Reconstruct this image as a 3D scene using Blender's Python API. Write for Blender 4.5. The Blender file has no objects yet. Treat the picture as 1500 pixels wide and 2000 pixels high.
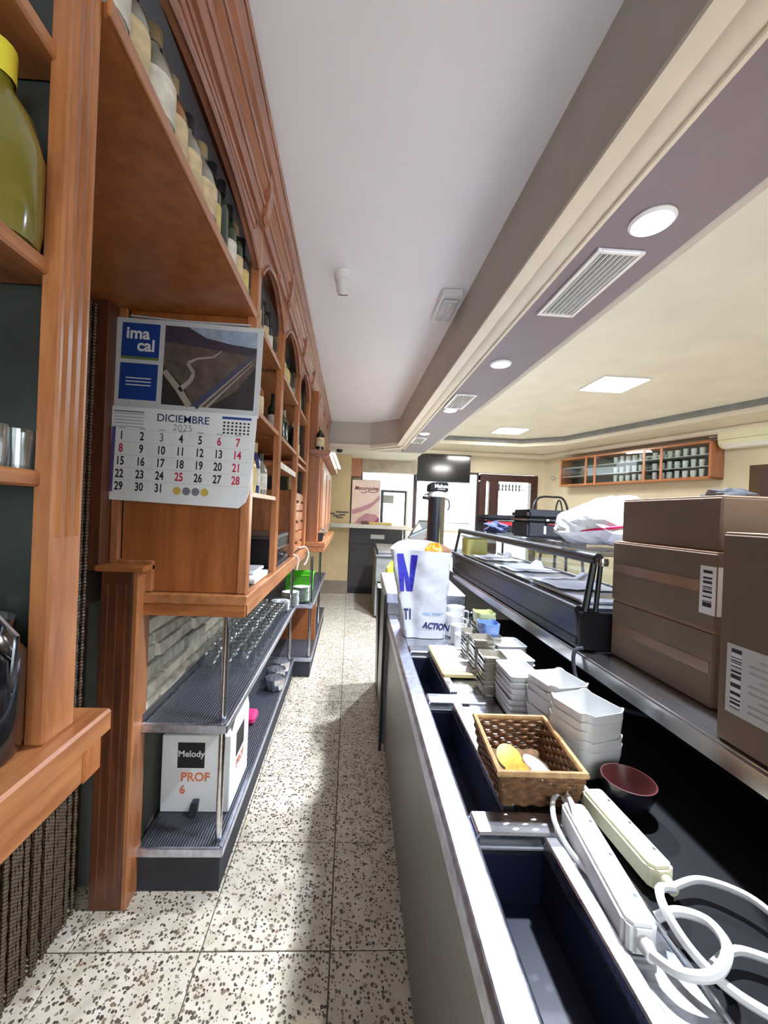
import bpy, bmesh, math, random
from mathutils import Vector, Matrix
random.seed(7)
sc = bpy.context.scene
COL = sc.collection
# ------------------------------------------------------------------ camera
F_PX = 760.0; YAW = math.radians(2.5); ROLL = math.radians(2.3); EYE = 1.5
fw = Vector((math.sin(YAW), math.cos(YAW), 0)); r0 = Vector((math.cos(YAW), -math.sin(YAW), 0)); zz = Vector((0, 0, 1))
rt = math.cos(ROLL) * r0 + math.sin(ROLL) * zz
up = math.cos(ROLL) * zz - math.sin(ROLL) * r0
camd = bpy.data.cameras.new('camera'); cam = bpy.data.objects.new('camera', camd); COL.objects.link(cam)
m = Matrix.Identity(4)
for i in range(3):
    m[i][0] = rt[i]; m[i][1] = up[i]; m[i][2] = -fw[i]
m[2][3] = EYE
cam.matrix_world = m
camd.sensor_fit = 'VERTICAL'; camd.sensor_height = 36.0; camd.lens = F_PX / 2000 * 36
camd.shift_x = (750 - 716.2) / 2000; camd.shift_y = 1.3 / 2000
camd.clip_start = 0.02
sc.camera = cam
# ------------------------------------------------------------------ world, sun, exposure
world = bpy.data.worlds.new('world'); sc.world = world; world.use_nodes = True
bg = world.node_tree.nodes['Background']
bg.inputs[0].default_value = (0.86, 0.93, 1.0, 1); bg.inputs[1].default_value = 2.8
sund = bpy.data.lights.new('sun', 'SUN'); sund.energy = 5; sund.angle = math.radians(0.6); sund.color = (1.0, 0.95, 0.86)
sun = bpy.data.objects.new('sun', sund); COL.objects.link(sun)
sun.rotation_euler = Vector((-0.42, -3.3, -1.0)).to_track_quat('-Z', 'Y').to_euler(); sun.location = (2, 20, 8)
sc.view_settings.view_transform = 'Standard'; sc.view_settings.look = 'None'
sc.view_settings.exposure = 1.02; sc.view_settings.gamma = 1.0
sc.view_settings.use_curve_mapping = False
sc.cycles.max_bounces = 10; sc.cycles.transparent_max_bounces = 24; sc.cycles.sample_clamp_indirect = 6.0

# ------------------------------------------------------------------ materials
def lin(c):
    return tuple(((v / 255) / 12.92 if v / 255 <= 0.04045 else ((v / 255 + 0.055) / 1.055) ** 2.4) for v in c) + (1.0,)
MATS = {}
def _new(name):
    m = bpy.data.materials.new(name); m.use_nodes = True; MATS[name] = m
    nt = m.node_tree; return m, nt, nt.nodes['Principled BSDF']
def _coord(nt, scale, kind='Object'):
    tc = nt.nodes.new('ShaderNodeTexCoord'); mp = nt.nodes.new('ShaderNodeMapping')
    mp.inputs['Scale'].default_value = scale if isinstance(scale, tuple) else (scale,) * 3
    nt.links.new(tc.outputs[kind], mp.inputs['Vector']); return mp.outputs[0]
def _ramp(nt, fac, stops):
    r = nt.nodes.new('ShaderNodeValToRGB'); nt.links.new(fac, r.inputs[0])
    el = r.color_ramp.elements
    while len(el) < len(stops): el.new(0.5)
    for e, (p, c) in zip(el, stops): e.position = p; e.color = c
    return r.outputs[0]
def _noise(nt, vec, scale=1.0, detail=4.0):
    n = nt.nodes.new('ShaderNodeTexNoise'); n.inputs['Scale'].default_value = scale; n.inputs['Detail'].default_value = detail
    nt.links.new(vec, n.inputs['Vector']); return n.outputs['Fac']
def _bump(nt, b, fac, strength, dist=0.002):
    bp = nt.nodes.new('ShaderNodeBump'); bp.inputs['Strength'].default_value = strength; bp.inputs['Distance'].default_value = dist
    nt.links.new(fac, bp.inputs['Height']); nt.links.new(bp.outputs[0], b.inputs['Normal'])
def plain(name, c, rough=0.5, metal=0.0, var=0.12, scale=9.0, bump=0.0, coat=0.0, alpha=1.0, trans=0.0, spec=0.5):
    m, nt, b = _new(name); c = lin(c)
    v = _coord(nt, scale); f = _noise(nt, v)
    lo = tuple(x * (1 - var) for x in c[:3]) + (1,); hi = tuple(min(1, x * (1 + var)) for x in c[:3]) + (1,)
    nt.links.new(_ramp(nt, f, [(0.3, lo), (0.7, hi)]), b.inputs['Base Color'])
    b.inputs['Roughness'].default_value = rough; b.inputs['Metallic'].default_value = metal
    b.inputs['Specular IOR Level'].default_value = spec
    b.inputs['Coat Weight'].default_value = coat; b.inputs['Coat Roughness'].default_value = 0.15
    if trans: b.inputs['Transmission Weight'].default_value = trans
    if alpha < 1: b.inputs['Alpha'].default_value = alpha
    if bump: _bump(nt, b, _noise(nt, _coord(nt, scale * 8)), bump)
    return m
def wood(name, c1, c2, scale=(14, 14, 1.6), rough=0.32, coat=0.25):
    m, nt, b = _new(name)
    v = _coord(nt, scale); f = _noise(nt, v, 2.2, 7); f2 = _noise(nt, _coord(nt, tuple(s * 6 for s in scale)), 2.0, 3)
    mx = nt.nodes.new('ShaderNodeMath'); mx.operation = 'MULTIPLY_ADD'; mx.inputs[1].default_value = 0.35
    nt.links.new(f2, mx.inputs[0]); nt.links.new(f, mx.inputs[2])
    nt.links.new(_ramp(nt, mx.outputs[0], [(0.45, lin(c2)), (0.85, lin(c1))]), b.inputs['Base Color'])
    b.inputs['Roughness'].default_value = rough; b.inputs['Coat Weight'].default_value = coat; b.inputs['Coat Roughness'].default_value = 0.18
    _bump(nt, b, f2, 0.12, 0.001); return m
def steel(name, c, rough=0.3, streak=(2, 40, 40), var=0.18, metal=1.0):
    m, nt, b = _new(name); c = lin(c)
    f = _noise(nt, _coord(nt, streak), 2.0, 5)
    lo = tuple(x * (1 - var) for x in c[:3]) + (1,); hi = tuple(min(1, x * (1 + var)) for x in c[:3]) + (1,)
    nt.links.new(_ramp(nt, f, [(0.3, lo), (0.7, hi)]), b.inputs['Base Color'])
    b.inputs['Metallic'].default_value = metal
    r = nt.nodes.new('ShaderNodeMapRange'); r.inputs[3].default_value = rough * 0.8; r.inputs[4].default_value = rough * 1.25
    nt.links.new(f, r.inputs[0]); nt.links.new(r.outputs[0], b.inputs['Roughness']); return m
def emit(name, c, s):
    m, nt, b = _new(name); b.inputs['Base Color'].default_value = lin(c)
    b.inputs['Emission Color'].default_value = lin(c); b.inputs['Emission Strength'].default_value = s; return m
def thin_glass(name, tint=(0.93, 0.97, 0.96), refl=0.12, rough=0.02):
    m = bpy.data.materials.new(name); m.use_nodes = True; MATS[name] = m; nt = m.node_tree; nt.nodes.clear()
    out = nt.nodes.new('ShaderNodeOutputMaterial'); mix = nt.nodes.new('ShaderNodeMixShader')
    t = nt.nodes.new('ShaderNodeBsdfTransparent'); g = nt.nodes.new('ShaderNodeBsdfGlossy')
    t.inputs[0].default_value = tint + (1,); g.inputs['Roughness'].default_value = rough
    lw = nt.nodes.new('ShaderNodeLayerWeight'); lw.inputs[0].default_value = 0.5
    pw = nt.nodes.new('ShaderNodeMath'); pw.operation = 'POWER'; pw.inputs[1].default_value = 3.0; nt.links.new(lw.outputs['Facing'], pw.inputs[0])
    ma = nt.nodes.new('ShaderNodeMath'); ma.operation = 'MULTIPLY_ADD'; ma.inputs[1].default_value = 0.55; ma.inputs[2].default_value = refl * 0.35; nt.links.new(pw.outputs[0], ma.inputs[0])
    nt.links.new(ma.outputs[0], mix.inputs[0]); nt.links.new(t.outputs[0], mix.inputs[1]); nt.links.new(g.outputs[0], mix.inputs[2])
    nt.links.new(mix.outputs[0], out.inputs[0]); return m
def terrazzo():
    m, nt, b = _new('terrazzo')
    tc = nt.nodes.new('ShaderNodeTexCoord'); oi = nt.nodes.new('ShaderNodeObjectInfo')
    ad = nt.nodes.new('ShaderNodeVectorMath'); ad.operation = 'ADD'
    mu = nt.nodes.new('ShaderNodeVectorMath'); mu.operation = 'SCALE'; mu.inputs[0].default_value = (37, 91, 13); nt.links.new(oi.outputs['Random'], mu.inputs['Scale'])
    nt.links.new(tc.outputs['Object'], ad.inputs[0]); nt.links.new(mu.outputs[0], ad.inputs[1])
    n = nt.nodes.new('ShaderNodeTexNoise'); n.inputs['Scale'].default_value = 60; nt.links.new(ad.outputs[0], n.inputs['Vector'])
    w = nt.nodes.new('ShaderNodeVectorMath'); w.operation = 'MULTIPLY_ADD'; w.inputs[1].default_value = (0.012,) * 3
    nt.links.new(n.outputs['Color'], w.inputs[0]); nt.links.new(ad.outputs[0], w.inputs[2])
    vo = nt.nodes.new('ShaderNodeTexVoronoi'); vo.inputs['Scale'].default_value = 88; nt.links.new(w.outputs[0], vo.inputs['Vector'])
    sp = nt.nodes.new('ShaderNodeSeparateColor'); nt.links.new(vo.outputs['Color'], sp.inputs[0])
    th = nt.nodes.new('ShaderNodeMath'); th.operation = 'MULTIPLY'; th.inputs[1].default_value = 0.62; nt.links.new(sp.outputs[0], th.inputs[0])
    lt = nt.nodes.new('ShaderNodeMath'); lt.operation = 'LESS_THAN'; nt.links.new(vo.outputs['Distance'], lt.inputs[0]); nt.links.new(th.outputs[0], lt.inputs[1])
    chip = _ramp(nt, sp.outputs[1], [(0.0, lin((64, 55, 48))), (0.55, lin((104, 90, 76))), (0.8, lin((150, 128, 104))), (1.0, lin((70, 66, 66)))])
    base = _ramp(nt, _noise(nt, ad.outputs[0], 14, 5), [(0.3, lin((196, 184, 160))), (0.7, lin((222, 214, 196)))])
    mix = nt.nodes.new('ShaderNodeMix'); mix.data_type = 'RGBA'
    nt.links.new(lt.outputs[0], mix.inputs[0]); nt.links.new(base, mix.inputs[6]); nt.links.new(chip, mix.inputs[7])
    nt.links.new(mix.outputs[2], b.inputs['Base Color']); b.inputs['Roughness'].default_value = 0.34
    return m
def ribbed(name, c, pitch, axis, rough=0.6, metal=0.0):
    m, nt, b = _new(name); c = lin(c)
    w = nt.nodes.new('ShaderNodeTexWave'); w.wave_type = 'BANDS'; w.bands_direction = axis; w.inputs['Scale'].default_value = 0.314 / pitch
    tc = nt.nodes.new('ShaderNodeTexCoord'); nt.links.new(tc.outputs['Object'], w.inputs['Vector'])
    nt.links.new(_ramp(nt, w.outputs['Fac'], [(0.2, tuple(x * 0.35 for x in c[:3]) + (1,)), (0.8, tuple(min(1, x * 1.5) for x in c[:3]) + (1,))]), b.inputs['Base Color'])
    b.inputs['Roughness'].default_value = rough; b.inputs['Metallic'].default_value = metal
    _bump(nt, b, w.outputs['Fac'], 0.6, 0.003); return m
def barcode(name, axis='X', dens=60):
    m, nt, b = _new(name)
    n = nt.nodes.new('ShaderNodeTexNoise'); n.noise_dimensions = '1D'; n.inputs['Scale'].default_value = dens; n.inputs['Detail'].default_value = 1
    tc = nt.nodes.new('ShaderNodeTexCoord'); s = nt.nodes.new('ShaderNodeSeparateXYZ'); nt.links.new(tc.outputs['Object'], s.inputs[0]); nt.links.new(s.outputs[axis], n.inputs['W'])
    r = nt.nodes.new('ShaderNodeValToRGB'); r.color_ramp.interpolation = 'CONSTANT'; nt.links.new(n.outputs['Fac'], r.inputs[0])
    r.color_ramp.elements[0].color = lin((30, 28, 30)); r.color_ramp.elements[1].position = 0.5; r.color_ramp.elements[1].color = lin((235, 235, 238))
    nt.links.new(r.outputs[0], b.inputs['Base Color']); b.inputs['Roughness'].default_value = 0.6; return m

wood('wood_v', (190, 126, 78), (148, 88, 50)); wood('wood_h', (198, 134, 84), (154, 94, 56), (14, 1.6, 14))
wood('wood_x', (192, 122, 70), (150, 86, 44), (1.6, 14, 14)); wood('wood_dark', (112, 62, 36), (74, 40, 26)); wood('wood_panel', (178, 106, 56), (146, 82, 40), (9, 9, 0.9))
wood('wood_sky_tint', (172, 112, 82), (132, 80, 56), (14, 1.6, 14)); wood('door_wood', (74, 46, 42), (50, 32, 30)); wood('pale_wood', (196, 128, 84), (160, 96, 60))  # wood of the cornice parts has a pinkish sky reflection mixed into its colour
plain('slate_back', (58, 64, 60), 0.25, var=0.35, scale=5, coat=0.3); plain('dark_back', (46, 40, 38), 0.5)
plain('ceiling_white', (246, 245, 248), 0.45, var=0.02, scale=2, spec=0.4); plain('beam_taupe', (186, 180, 170), 0.7, var=0.03); plain('soffit_mauve', (126, 114, 122), 0.6, var=0.03)
plain('moulding_cream', (222, 214, 196), 0.55, var=0.03); plain('ceiling_cream', (230, 227, 216), 0.8, var=0.05, scale=3); plain('tray_shade', (128, 130, 130), 0.7)
plain('wall_ochre', (208, 198, 172), 0.8, var=0.05, scale=3, bump=0.15); plain('wall_cream', (228, 204, 156), 0.8, var=0.04); plain('wall_brown', (84, 64, 48), 0.8); plain('skirting', (150, 136, 118), 0.6)
plain('grout', (88, 80, 68), 0.9); terrazzo()
steel('steel', (196, 198, 204), 0.28); steel('steel_rim', (206, 210, 226), 0.34, (22, 22, 22), 0.22); steel('steel_dark', (120, 122, 128), 0.34); steel('chrome', (225, 228, 232), 0.12); steel('steel_front', (138, 136, 134), 0.36, (1.5, 1.5, 30)); steel('steel_bar', (186, 184, 184), 0.24, (14, 1, 14), 0.06); steel('case_metal', (74, 76, 88), 0.36, (10, 1, 10), 0.08); steel('foil', (222, 222, 226), 0.22, (30, 30, 30), 0.15)
plain('deck_dark_reflection', (10, 10, 15), 0.6, var=0.3, spec=0.2); plain('well_navy', (18, 22, 48), 0.4, var=0.25, scale=4); plain('black_plastic', (26, 27, 32), 0.35); plain('black_fabric', (34, 36, 42), 0.8, bump=0.3); plain('black_rough', (20, 18, 20), 0.7, spec=0.2); plain('black_rubber', (46, 48, 56), 0.7); plain('black_gloss', (16, 17, 21), 0.12, coat=0.5)
ribbed('ribbed_mat', (56, 58, 66), 0.011, 'X', 0.45); ribbed('bead_brown', (96, 78, 62), 0.012, 'Z', 0.4)
plain('white_paper', (236, 236, 234), 0.8, var=0.03); plain('white_porcelain', (214, 215, 214), 0.16, var=0.02, coat=0.4); plain('white_plastic', (232, 232, 230), 0.35, var=0.03); plain('cream_plastic', (226, 224, 188), 0.4, var=0.03); plain('pale_card', (205, 205, 205), 0.7, var=0.03)
plain('cardboard', (120, 102, 86), 0.85, var=0.1, scale=4, bump=0.1); plain('cardboard_light', (206, 172, 140), 0.85, var=0.06); plain('tape', (136, 110, 90), 0.2, var=0.12, coat=0.3)
plain('print_blue', (24, 62, 140), 0.5, var=0.03); plain('print_green', (110, 128, 70), 0.5); plain('print_black', (26, 26, 30), 0.6); plain('print_red', (200, 34, 66), 0.6); plain('print_grey', (120, 122, 128), 0.6); plain('print_faint', (172, 170, 174), 0.6); plain('print_navy', (40, 44, 96), 0.6); plain('print_orange', (226, 130, 92), 0.6); plain('print_lightblue', (140, 176, 214), 0.6); plain('print_purple', (84, 70, 128), 0.6); plain('print_gold', (204, 176, 84), 0.5)
plain('photo_sky', (150, 164, 182), 0.5, var=0.25, scale=20); plain('photo_hill', (66, 56, 66), 0.5, var=0.2, scale=30); plain('photo_land', (96, 80, 72), 0.5, var=0.35, scale=24); plain('photo_dark', (52, 46, 44), 0.5, var=0.3, scale=30); plain('photo_road', (170, 156, 146), 0.5); plain('photo_rail', (70, 72, 96), 0.5)
plain('marker_pink', (226, 30, 92), 0.5); plain('bag_blue', (44, 40, 160), 0.4, var=0.08)
plain('bag_white', (196, 199, 206), 0.3, var=0.04, bump=0.4, scale=12); plain('film_white', (240, 244, 248), 0.18, var=0.03, bump=0.5, scale=10, coat=0.4)
plain('orange_pack', (240, 140, 40), 0.35, var=0.3, scale=40); plain('yellow', (232, 214, 60), 0.5); plain('orange_lid', (240, 168, 60), 0.3, var=0.3, scale=60); plain('jam_lid', (240, 200, 60), 0.3, var=0.25, scale=60); plain('jam_body', (242, 230, 218), 0.4); plain('pink_pack', (222, 60, 120), 0.4)
plain('green_crate', (88, 196, 40), 0.4); plain('red', (196, 40, 52), 0.45); plain('navy_cloth', (56, 66, 100), 0.9, bump=0.4); plain('terracotta', (96, 50, 48), 0.3, coat=0.4); plain('bowl_navy', (20, 20, 34), 0.25, coat=0.4)
plain('basket_weave', (120, 86, 56), 0.7, var=0.45, scale=60); plain('basket_rim', (190, 150, 100), 0.6, var=0.3, scale=50); plain('stone_a', (208, 206, 192), 0.8, var=0.3, scale=18, bump=0.5); plain('stone_b', (180, 182, 172), 0.8, var=0.35, scale=18, bump=0.5); plain('stone_c', (226, 222, 206), 0.8, var=0.25, scale=18, bump=0.5); plain('mortar', (96, 96, 90), 0.95)
plain('bottle_green', (30, 58, 34), 0.1, coat=0.5); plain('bottle_dark', (28, 24, 24), 0.1, coat=0.5); plain('bottle_amber', (150, 92, 30), 0.12, coat=0.5); plain('bottle_olive', (118, 110, 36), 0.12, coat=0.5); plain('bottle_clear', (150, 146, 132), 0.12, coat=0.5); plain('bottle_yellow', (226, 206, 90), 0.12, coat=0.5); plain('bottle_blue', (40, 40, 110), 0.15, coat=0.5)
plain('label_cream', (212, 192, 150), 0.6, var=0.25, scale=26); plain('label_white', (222, 216, 200), 0.6, var=0.25, scale=26); plain('label_yellow', (214, 192, 120), 0.6, var=0.22, scale=26); plain('cap_gold', (170, 150, 112), 0.35, 0.4); plain('cap_black', (30, 30, 32), 0.4)
plain('bowl_olive', (188, 196, 140), 0.25, coat=0.4); plain('bowl_blue', (110, 140, 196), 0.25, coat=0.4); plain('dish_grey', (140, 134, 120), 0.2, var=0.2, scale=30, coat=0.4); plain('tray_yellow', (200, 182, 120), 0.4)
plain('banner_pink', (236, 214, 206), 0.4, var=0.05); plain('banner_rose', (196, 146, 160), 0.4); plain('banner_magenta', (176, 60, 130), 0.4); plain('banner_text', (130, 60, 80), 0.5); plain('mosaic_dark', (70, 60, 52), 0.3); plain('grey_cabinet', (150, 152, 148), 0.4); plain('dark_counter', (70, 66, 68), 0.4, var=0.1); plain('marble_white', (226, 222, 210), 0.25, var=0.08); plain('shutter_box', (176, 166, 150), 0.6); plain('yellow_glass', (214, 204, 110), 0.2)
thin_glass('glass'); thin_glass('glass_ware', (0.96, 0.98, 0.98), 0.42, 0.05); thin_glass('smoked_glass', (0.62, 0.64, 0.70), 0.7, 0.05); thin_glass('film_clear', (0.95, 0.96, 0.97), 0.2, 0.1)
plain('frost_film', (244, 244, 240), 0.6, var=0.02, trans=0.0); MATS['frost_film'].node_tree.nodes['Principled BSDF'].inputs['Transmission Weight'].default_value = 0.75
plain('pavement', (190, 184, 172), 0.9)
emit('lamp_cold', (205, 220, 255), 60.0); emit('panel_light', (255, 252, 240), 9.0); emit('strip_light', (255, 250, 240), 3.0); plain('clear_lens', (214, 216, 220), 0.2, coat=0.4)
barcode('barcode_x', 'Z', 120); barcode('barcode_y', 'Z', 90)

# ------------------------------------------------------------------ geometry helpers
class MB:
    def __init__(s): s.v = []; s.f = []
    def add(s, vs, fs):
        n = len(s.v); s.v += [tuple(p) for p in vs]; s.f += [tuple(i + n for i in f) for f in fs]; return s
    def box(s, x0, x1, y0, y1, z0, z1):
        return s.add([(x, y, z) for x in (x0, x1) for y in (y0, y1) for z in (z0, z1)],
                     [(0, 1, 3, 2), (4, 6, 7, 5), (0, 4, 5, 1), (2, 3, 7, 6), (0, 2, 6, 4), (1, 5, 7, 3)])
    def prism(s, poly, axis, a, b):
        def mk(p, t): return {'x': (t, p[0], p[1]), 'y': (p[0], t, p[1]), 'z': (p[0], p[1], t)}[axis]
        n = len(poly)
        vs = [mk(p, a) for p in poly] + [mk(p, b) for p in poly]
        fs = [tuple(range(n))[::-1], tuple(range(n, 2 * n))] + [(i, (i + 1) % n, n + (i + 1) % n, n + i) for i in range(n)]
        return s.add(vs, fs)
    def lathe(s, prof, c=(0, 0, 0), seg=18, cap=True):
        vs = []; fs = []
        for r, z in prof:
            for k in range(seg):
                a = 2 * math.pi * k / seg; vs.append((c[0] + r * math.cos(a), c[1] + r * math.sin(a), c[2] + z))
        for i in range(len(prof) - 1):
            for k in range(seg):
                k2 = (k + 1) % seg; fs.append((i * seg + k, i * seg + k2, (i + 1) * seg + k2, (i + 1) * seg + k))
        if cap:
            fs.append(tuple(range(seg))[::-1]); fs.append(tuple(range((len(prof) - 1) * seg, len(prof) * seg)))
        return s.add(vs, fs)
    def tube(s, pts, r, seg=8, closed=False):
        pts = [Vector(p) for p in pts]; n = len(pts); vs = []; fs = []; ref = None
        for i, p in enumerate(pts):
            t = (pts[(i + 1) % n] - pts[i - 1]) if closed else (pts[min(i + 1, n - 1)] - pts[max(i - 1, 0)])
            t.normalize()
            if ref is None: ref = Vector((0, 0, 1)) if abs(t.z) < 0.9 else Vector((1, 0, 0))
            a = (ref - t * ref.dot(t)).normalized(); b = t.cross(a); ref = a
            rr = r[i] if isinstance(r, (list, tuple)) else r
            for k in range(seg):
                an = 2 * math.pi * k / seg; vs.append(p + a * rr * math.cos(an) + b * rr * math.sin(an))
        for i in range(n if closed else n - 1):
            j = (i + 1) % n
            for k in range(seg):
                k2 = (k + 1) % seg; fs.append((i * seg + k, i * seg + k2, j * seg + k2, j * seg + k))
        if not closed: fs.append(tuple(range(seg))[::-1]); fs.append(tuple(range((n - 1) * seg, n * seg)))
        return s.add(vs, fs)
    def poly(s, pts): return s.add(pts, [tuple(range(len(pts)))])
    def mesh(s, name, mat, off=(0, 0, 0), bevel=0.0, smooth=False, seg=1):
        me = bpy.data.meshes.new(name)
        me.from_pydata([(x - off[0], y - off[1], z - off[2]) for x, y, z in s.v], [], s.f)
        bm = bmesh.new(); bm.from_mesh(me)
        bmesh.ops.recalc_face_normals(bm, faces=bm.faces)
        if bevel:
            es = [e for e in bm.edges if len(e.link_faces) == 2 and e.calc_face_angle(0) > 0.5]
            bmesh.ops.bevel(bm, geom=es, offset=bevel, segments=seg, affect='EDGES', clamp_overlap=True)
        bm.to_mesh(me); bm.free()
        if smooth:
            for p in me.polygons: p.use_smooth = True
            try: me.set_sharp_from_angle(angle=math.radians(38))
            except Exception: pass
        me.materials.append(MATS[mat]); return me
def spline(pts, n=8, closed=False):
    P = [Vector(p) for p in pts]; out = []; N = len(P)
    for i in range(N if closed else N - 1):
        g = (lambda k: P[k % N]) if closed else (lambda k: P[max(0, min(N - 1, k))])
        a, b, c, d = g(i - 1), g(i), g(i + 1), g(i + 2)
        for j in range(n):
            t = j / n
            out.append(0.5 * ((2 * b) + (c - a) * t + (2 * a - 5 * b + 4 * c - d) * t * t + (3 * b - a - 3 * c + d) * t ** 3))
    if not closed: out.append(P[-1])
    return out
# frames: W = world, C = the serving counter (turned slightly), R = along the right wall
FR = {'W': ((0, 0), 0.0), 'C': ((0, 0), -math.radians(1.4)), 'R': ((3.96, 7.8), math.atan2(-0.937, 0.349))}
def place(o, base, frame, rz=0.0):
    (ox, oy), a = FR[frame]; ca, sa = math.cos(a), math.sin(a)
    o.location = (ox + base[0] * ca - base[1] * sa, oy + base[0] * sa + base[1] * ca, base[2])
    o.rotation_euler = (0, 0, a + rz)
def setp(o, label, cat, group=None, kind=None):
    if label: o['label'] = label
    if cat: o['category'] = cat
    if group: o['group'] = group
    if kind: o['kind'] = kind
BASE = {}
def thing(name, label, cat, base, frame='W', rz=0.0, group=None, local=False):
    o = bpy.data.objects.new(name, None); COL.objects.link(o); o.empty_display_size = 0.05
    place(o, base, frame, rz); setp(o, label, cat, group); BASE[o.name] = (0, 0, 0) if local else base; return o
def part(T, name, mb, mat, bevel=0.0, smooth=False, label=None, seg=1, kind=None):
    off = BASE.get(T.name, (0, 0, 0))
    me = mb if isinstance(mb, bpy.types.Mesh) else mb.mesh(name, mat, off, bevel, smooth, seg)
    o = bpy.data.objects.new(name, me); COL.objects.link(o); o.parent = T; BASE[o.name] = off
    if label: o['label'] = label
    if kind: o['kind'] = kind
    return o
def solo(name, label, cat, mb, mat, base, frame='W', rz=0.0, group=None, bevel=0.0, smooth=False, local=False, kind=None, seg=1):
    me = mb if isinstance(mb, bpy.types.Mesh) else mb.mesh(name, mat, (0, 0, 0) if local else base, bevel, smooth, seg)
    o = bpy.data.objects.new(name, me); COL.objects.link(o); place(o, base, frame, rz); setp(o, label, cat, group, kind); BASE[o.name] = (0, 0, 0) if local else base; return o
def struct(name, mb, mat, base=(0, 0, 0), frame='W', bevel=0.0, label=None, smooth=False):
    o = solo(name, label, None, mb, mat, base, frame, bevel=bevel, kind='structure', smooth=smooth); return o
def dup(src, loc_base, frame, rz=0.0, label=None, group=None):
    c = src.copy(); COL.objects.link(c); place(c, loc_base, frame, rz)
    if label: c['label'] = label
    if group: c['group'] = group
    for ch in src.children:
        k = ch.copy(); COL.objects.link(k); k.parent = c
        for g in ch.children:
            q = g.copy(); COL.objects.link(q); q.parent = k
    return c
def text(s, size, bold=0.0, shear=0.0, align='CENTER', sx=1.0):
    cu = bpy.data.curves.new('t', 'FONT'); cu.body = s; cu.size = size; cu.offset = bold; cu.shear = shear; cu.align_x = align; cu.align_y = 'CENTER'; cu.resolution_u = 3
    ob = bpy.data.objects.new('t', cu); COL.objects.link(ob); bpy.context.view_layer.update()
    me = bpy.data.meshes.new_from_object(ob)
    r = ([(v.co.x * sx, v.co.y) for v in me.vertices], [tuple(p.vertices) for p in me.polygons])
    bpy.data.objects.remove(ob); bpy.data.curves.remove(cu); bpy.data.meshes.remove(me); return r
def addtext(mb, t, fn):
    vs, fs = t; mb.add([fn(x, y) for x, y in vs], fs); return mb
def B(*a): return MB().box(*a)
def ordn(i): return ['first', 'second', 'third', 'fourth', 'fifth', 'sixth', 'seventh', 'eighth', 'ninth', 'tenth', 'eleventh', 'twelfth'][i]
# ================================================================== STRUCTURE
# floor: mortar bed with terrazzo tiles
floor = struct('floor', B(-1.0, 7.2, -3.0, 7.8, -0.12, -0.004), 'grout')
P_ = 0.436; tile_me = B(0, P_ - 0.004, 0, P_ - 0.004, -0.02, 0).mesh('tile', 'terrazzo', (0, 0, 0), 0.0015)
Y0 = 1.334 - 3 * P_; nt_ = 0
for j in range(17):
    for i in range(-3, 3):
        x = -0.005 + i * P_; y = Y0 + j * P_
        if x + P_ < -1.0 or y > 7.7: continue
        o = bpy.data.objects.new('tile', tile_me); COL.objects.link(o); o.parent = floor; o.location = (x, y, 0)
mbx = MB()
for j in range(-4, 17):
    for i in range(3, 17):
        x = -0.005 + i * P_; y = Y0 + j * P_
        if y + P_ < 7.8: mbx.box(x, x + P_ - 0.004, y, y + P_ - 0.004, -0.02, 0)
o = part(floor, 'tile_field', mbx, 'terrazzo', kind='stuff')
mbx = MB()
for j in range(-4, 0):
    for i in range(-3, 3):
        x = -0.005 + i * P_; y = Y0 + j * P_; mbx.box(x, x + P_ - 0.004, y, y + P_ - 0.004, -0.02, 0)
part(floor, 'tile_field', mbx, 'terrazzo', kind='stuff')
struct('ground', B(-12, 20, 7.95, 40, -0.2, -0.05), 'pavement', label='pale pavement outside the far windows')
# left wall, dark plaster with stone cladding behind the steel rack
wl = struct('wall_left', B(-1.12, -1.0, -3.0, 7.15, 0, 2.9), 'wall_brown')
part(wl, 'render_strip', B(-1.0, -0.795, 1.56, 4.9, 0, 1.1), 'mortar')
rows = [0.655, 0.725, 0.79, 0.86, 0.93, 0.985, 1.05, 1.12]
for r in range(len(rows) - 1):
    y = 1.56 - random.random() * 0.12
    while y < 4.0:
        L = random.uniform(0.13, 0.34); d = random.uniform(0.002, 0.022); j1, j2 = random.uniform(-.004, .004), random.uniform(-.004, .004)
        y1 = min(y + L, 4.0)
        ya = max(y, 1.56) + 0.004
        if y1 - ya > 0.02:
            z0, z1 = rows[r] + 0.004, rows[r + 1] - 0.004
            mb = MB().add([(-0.81, ya, z0), (-0.81, y1, z0), (-0.81, y1, z1), (-0.81, ya, z1), (-0.785 + d, ya + .006, z0 + .004 + j1), (-0.785 + d * .6, y1 - .006, z0 + .004 + j2), (-0.785 + d, y1 - .006, z1 - .005 + j1), (-0.785 + d * .8, ya + .006, z1 - .004 - j2)],
                          [(0, 1, 2, 3), (4, 7, 6, 5), (0, 4, 5, 1), (1, 5, 6, 2), (2, 6, 7, 3), (3, 7, 4, 0)])
            part(wl, 'stone', mb, random.choice(['stone_a', 'stone_b', 'stone_c', 'stone_a']))
        y += L
# ceilings
struct('ceiling', MB().prism([(-1.12, -3), (0.69, -3), (0.69, 5.72), (0.30, 6.06), (-1.12, 6.06)], 'z', 2.9, 2.98), 'ceiling_white')
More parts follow.
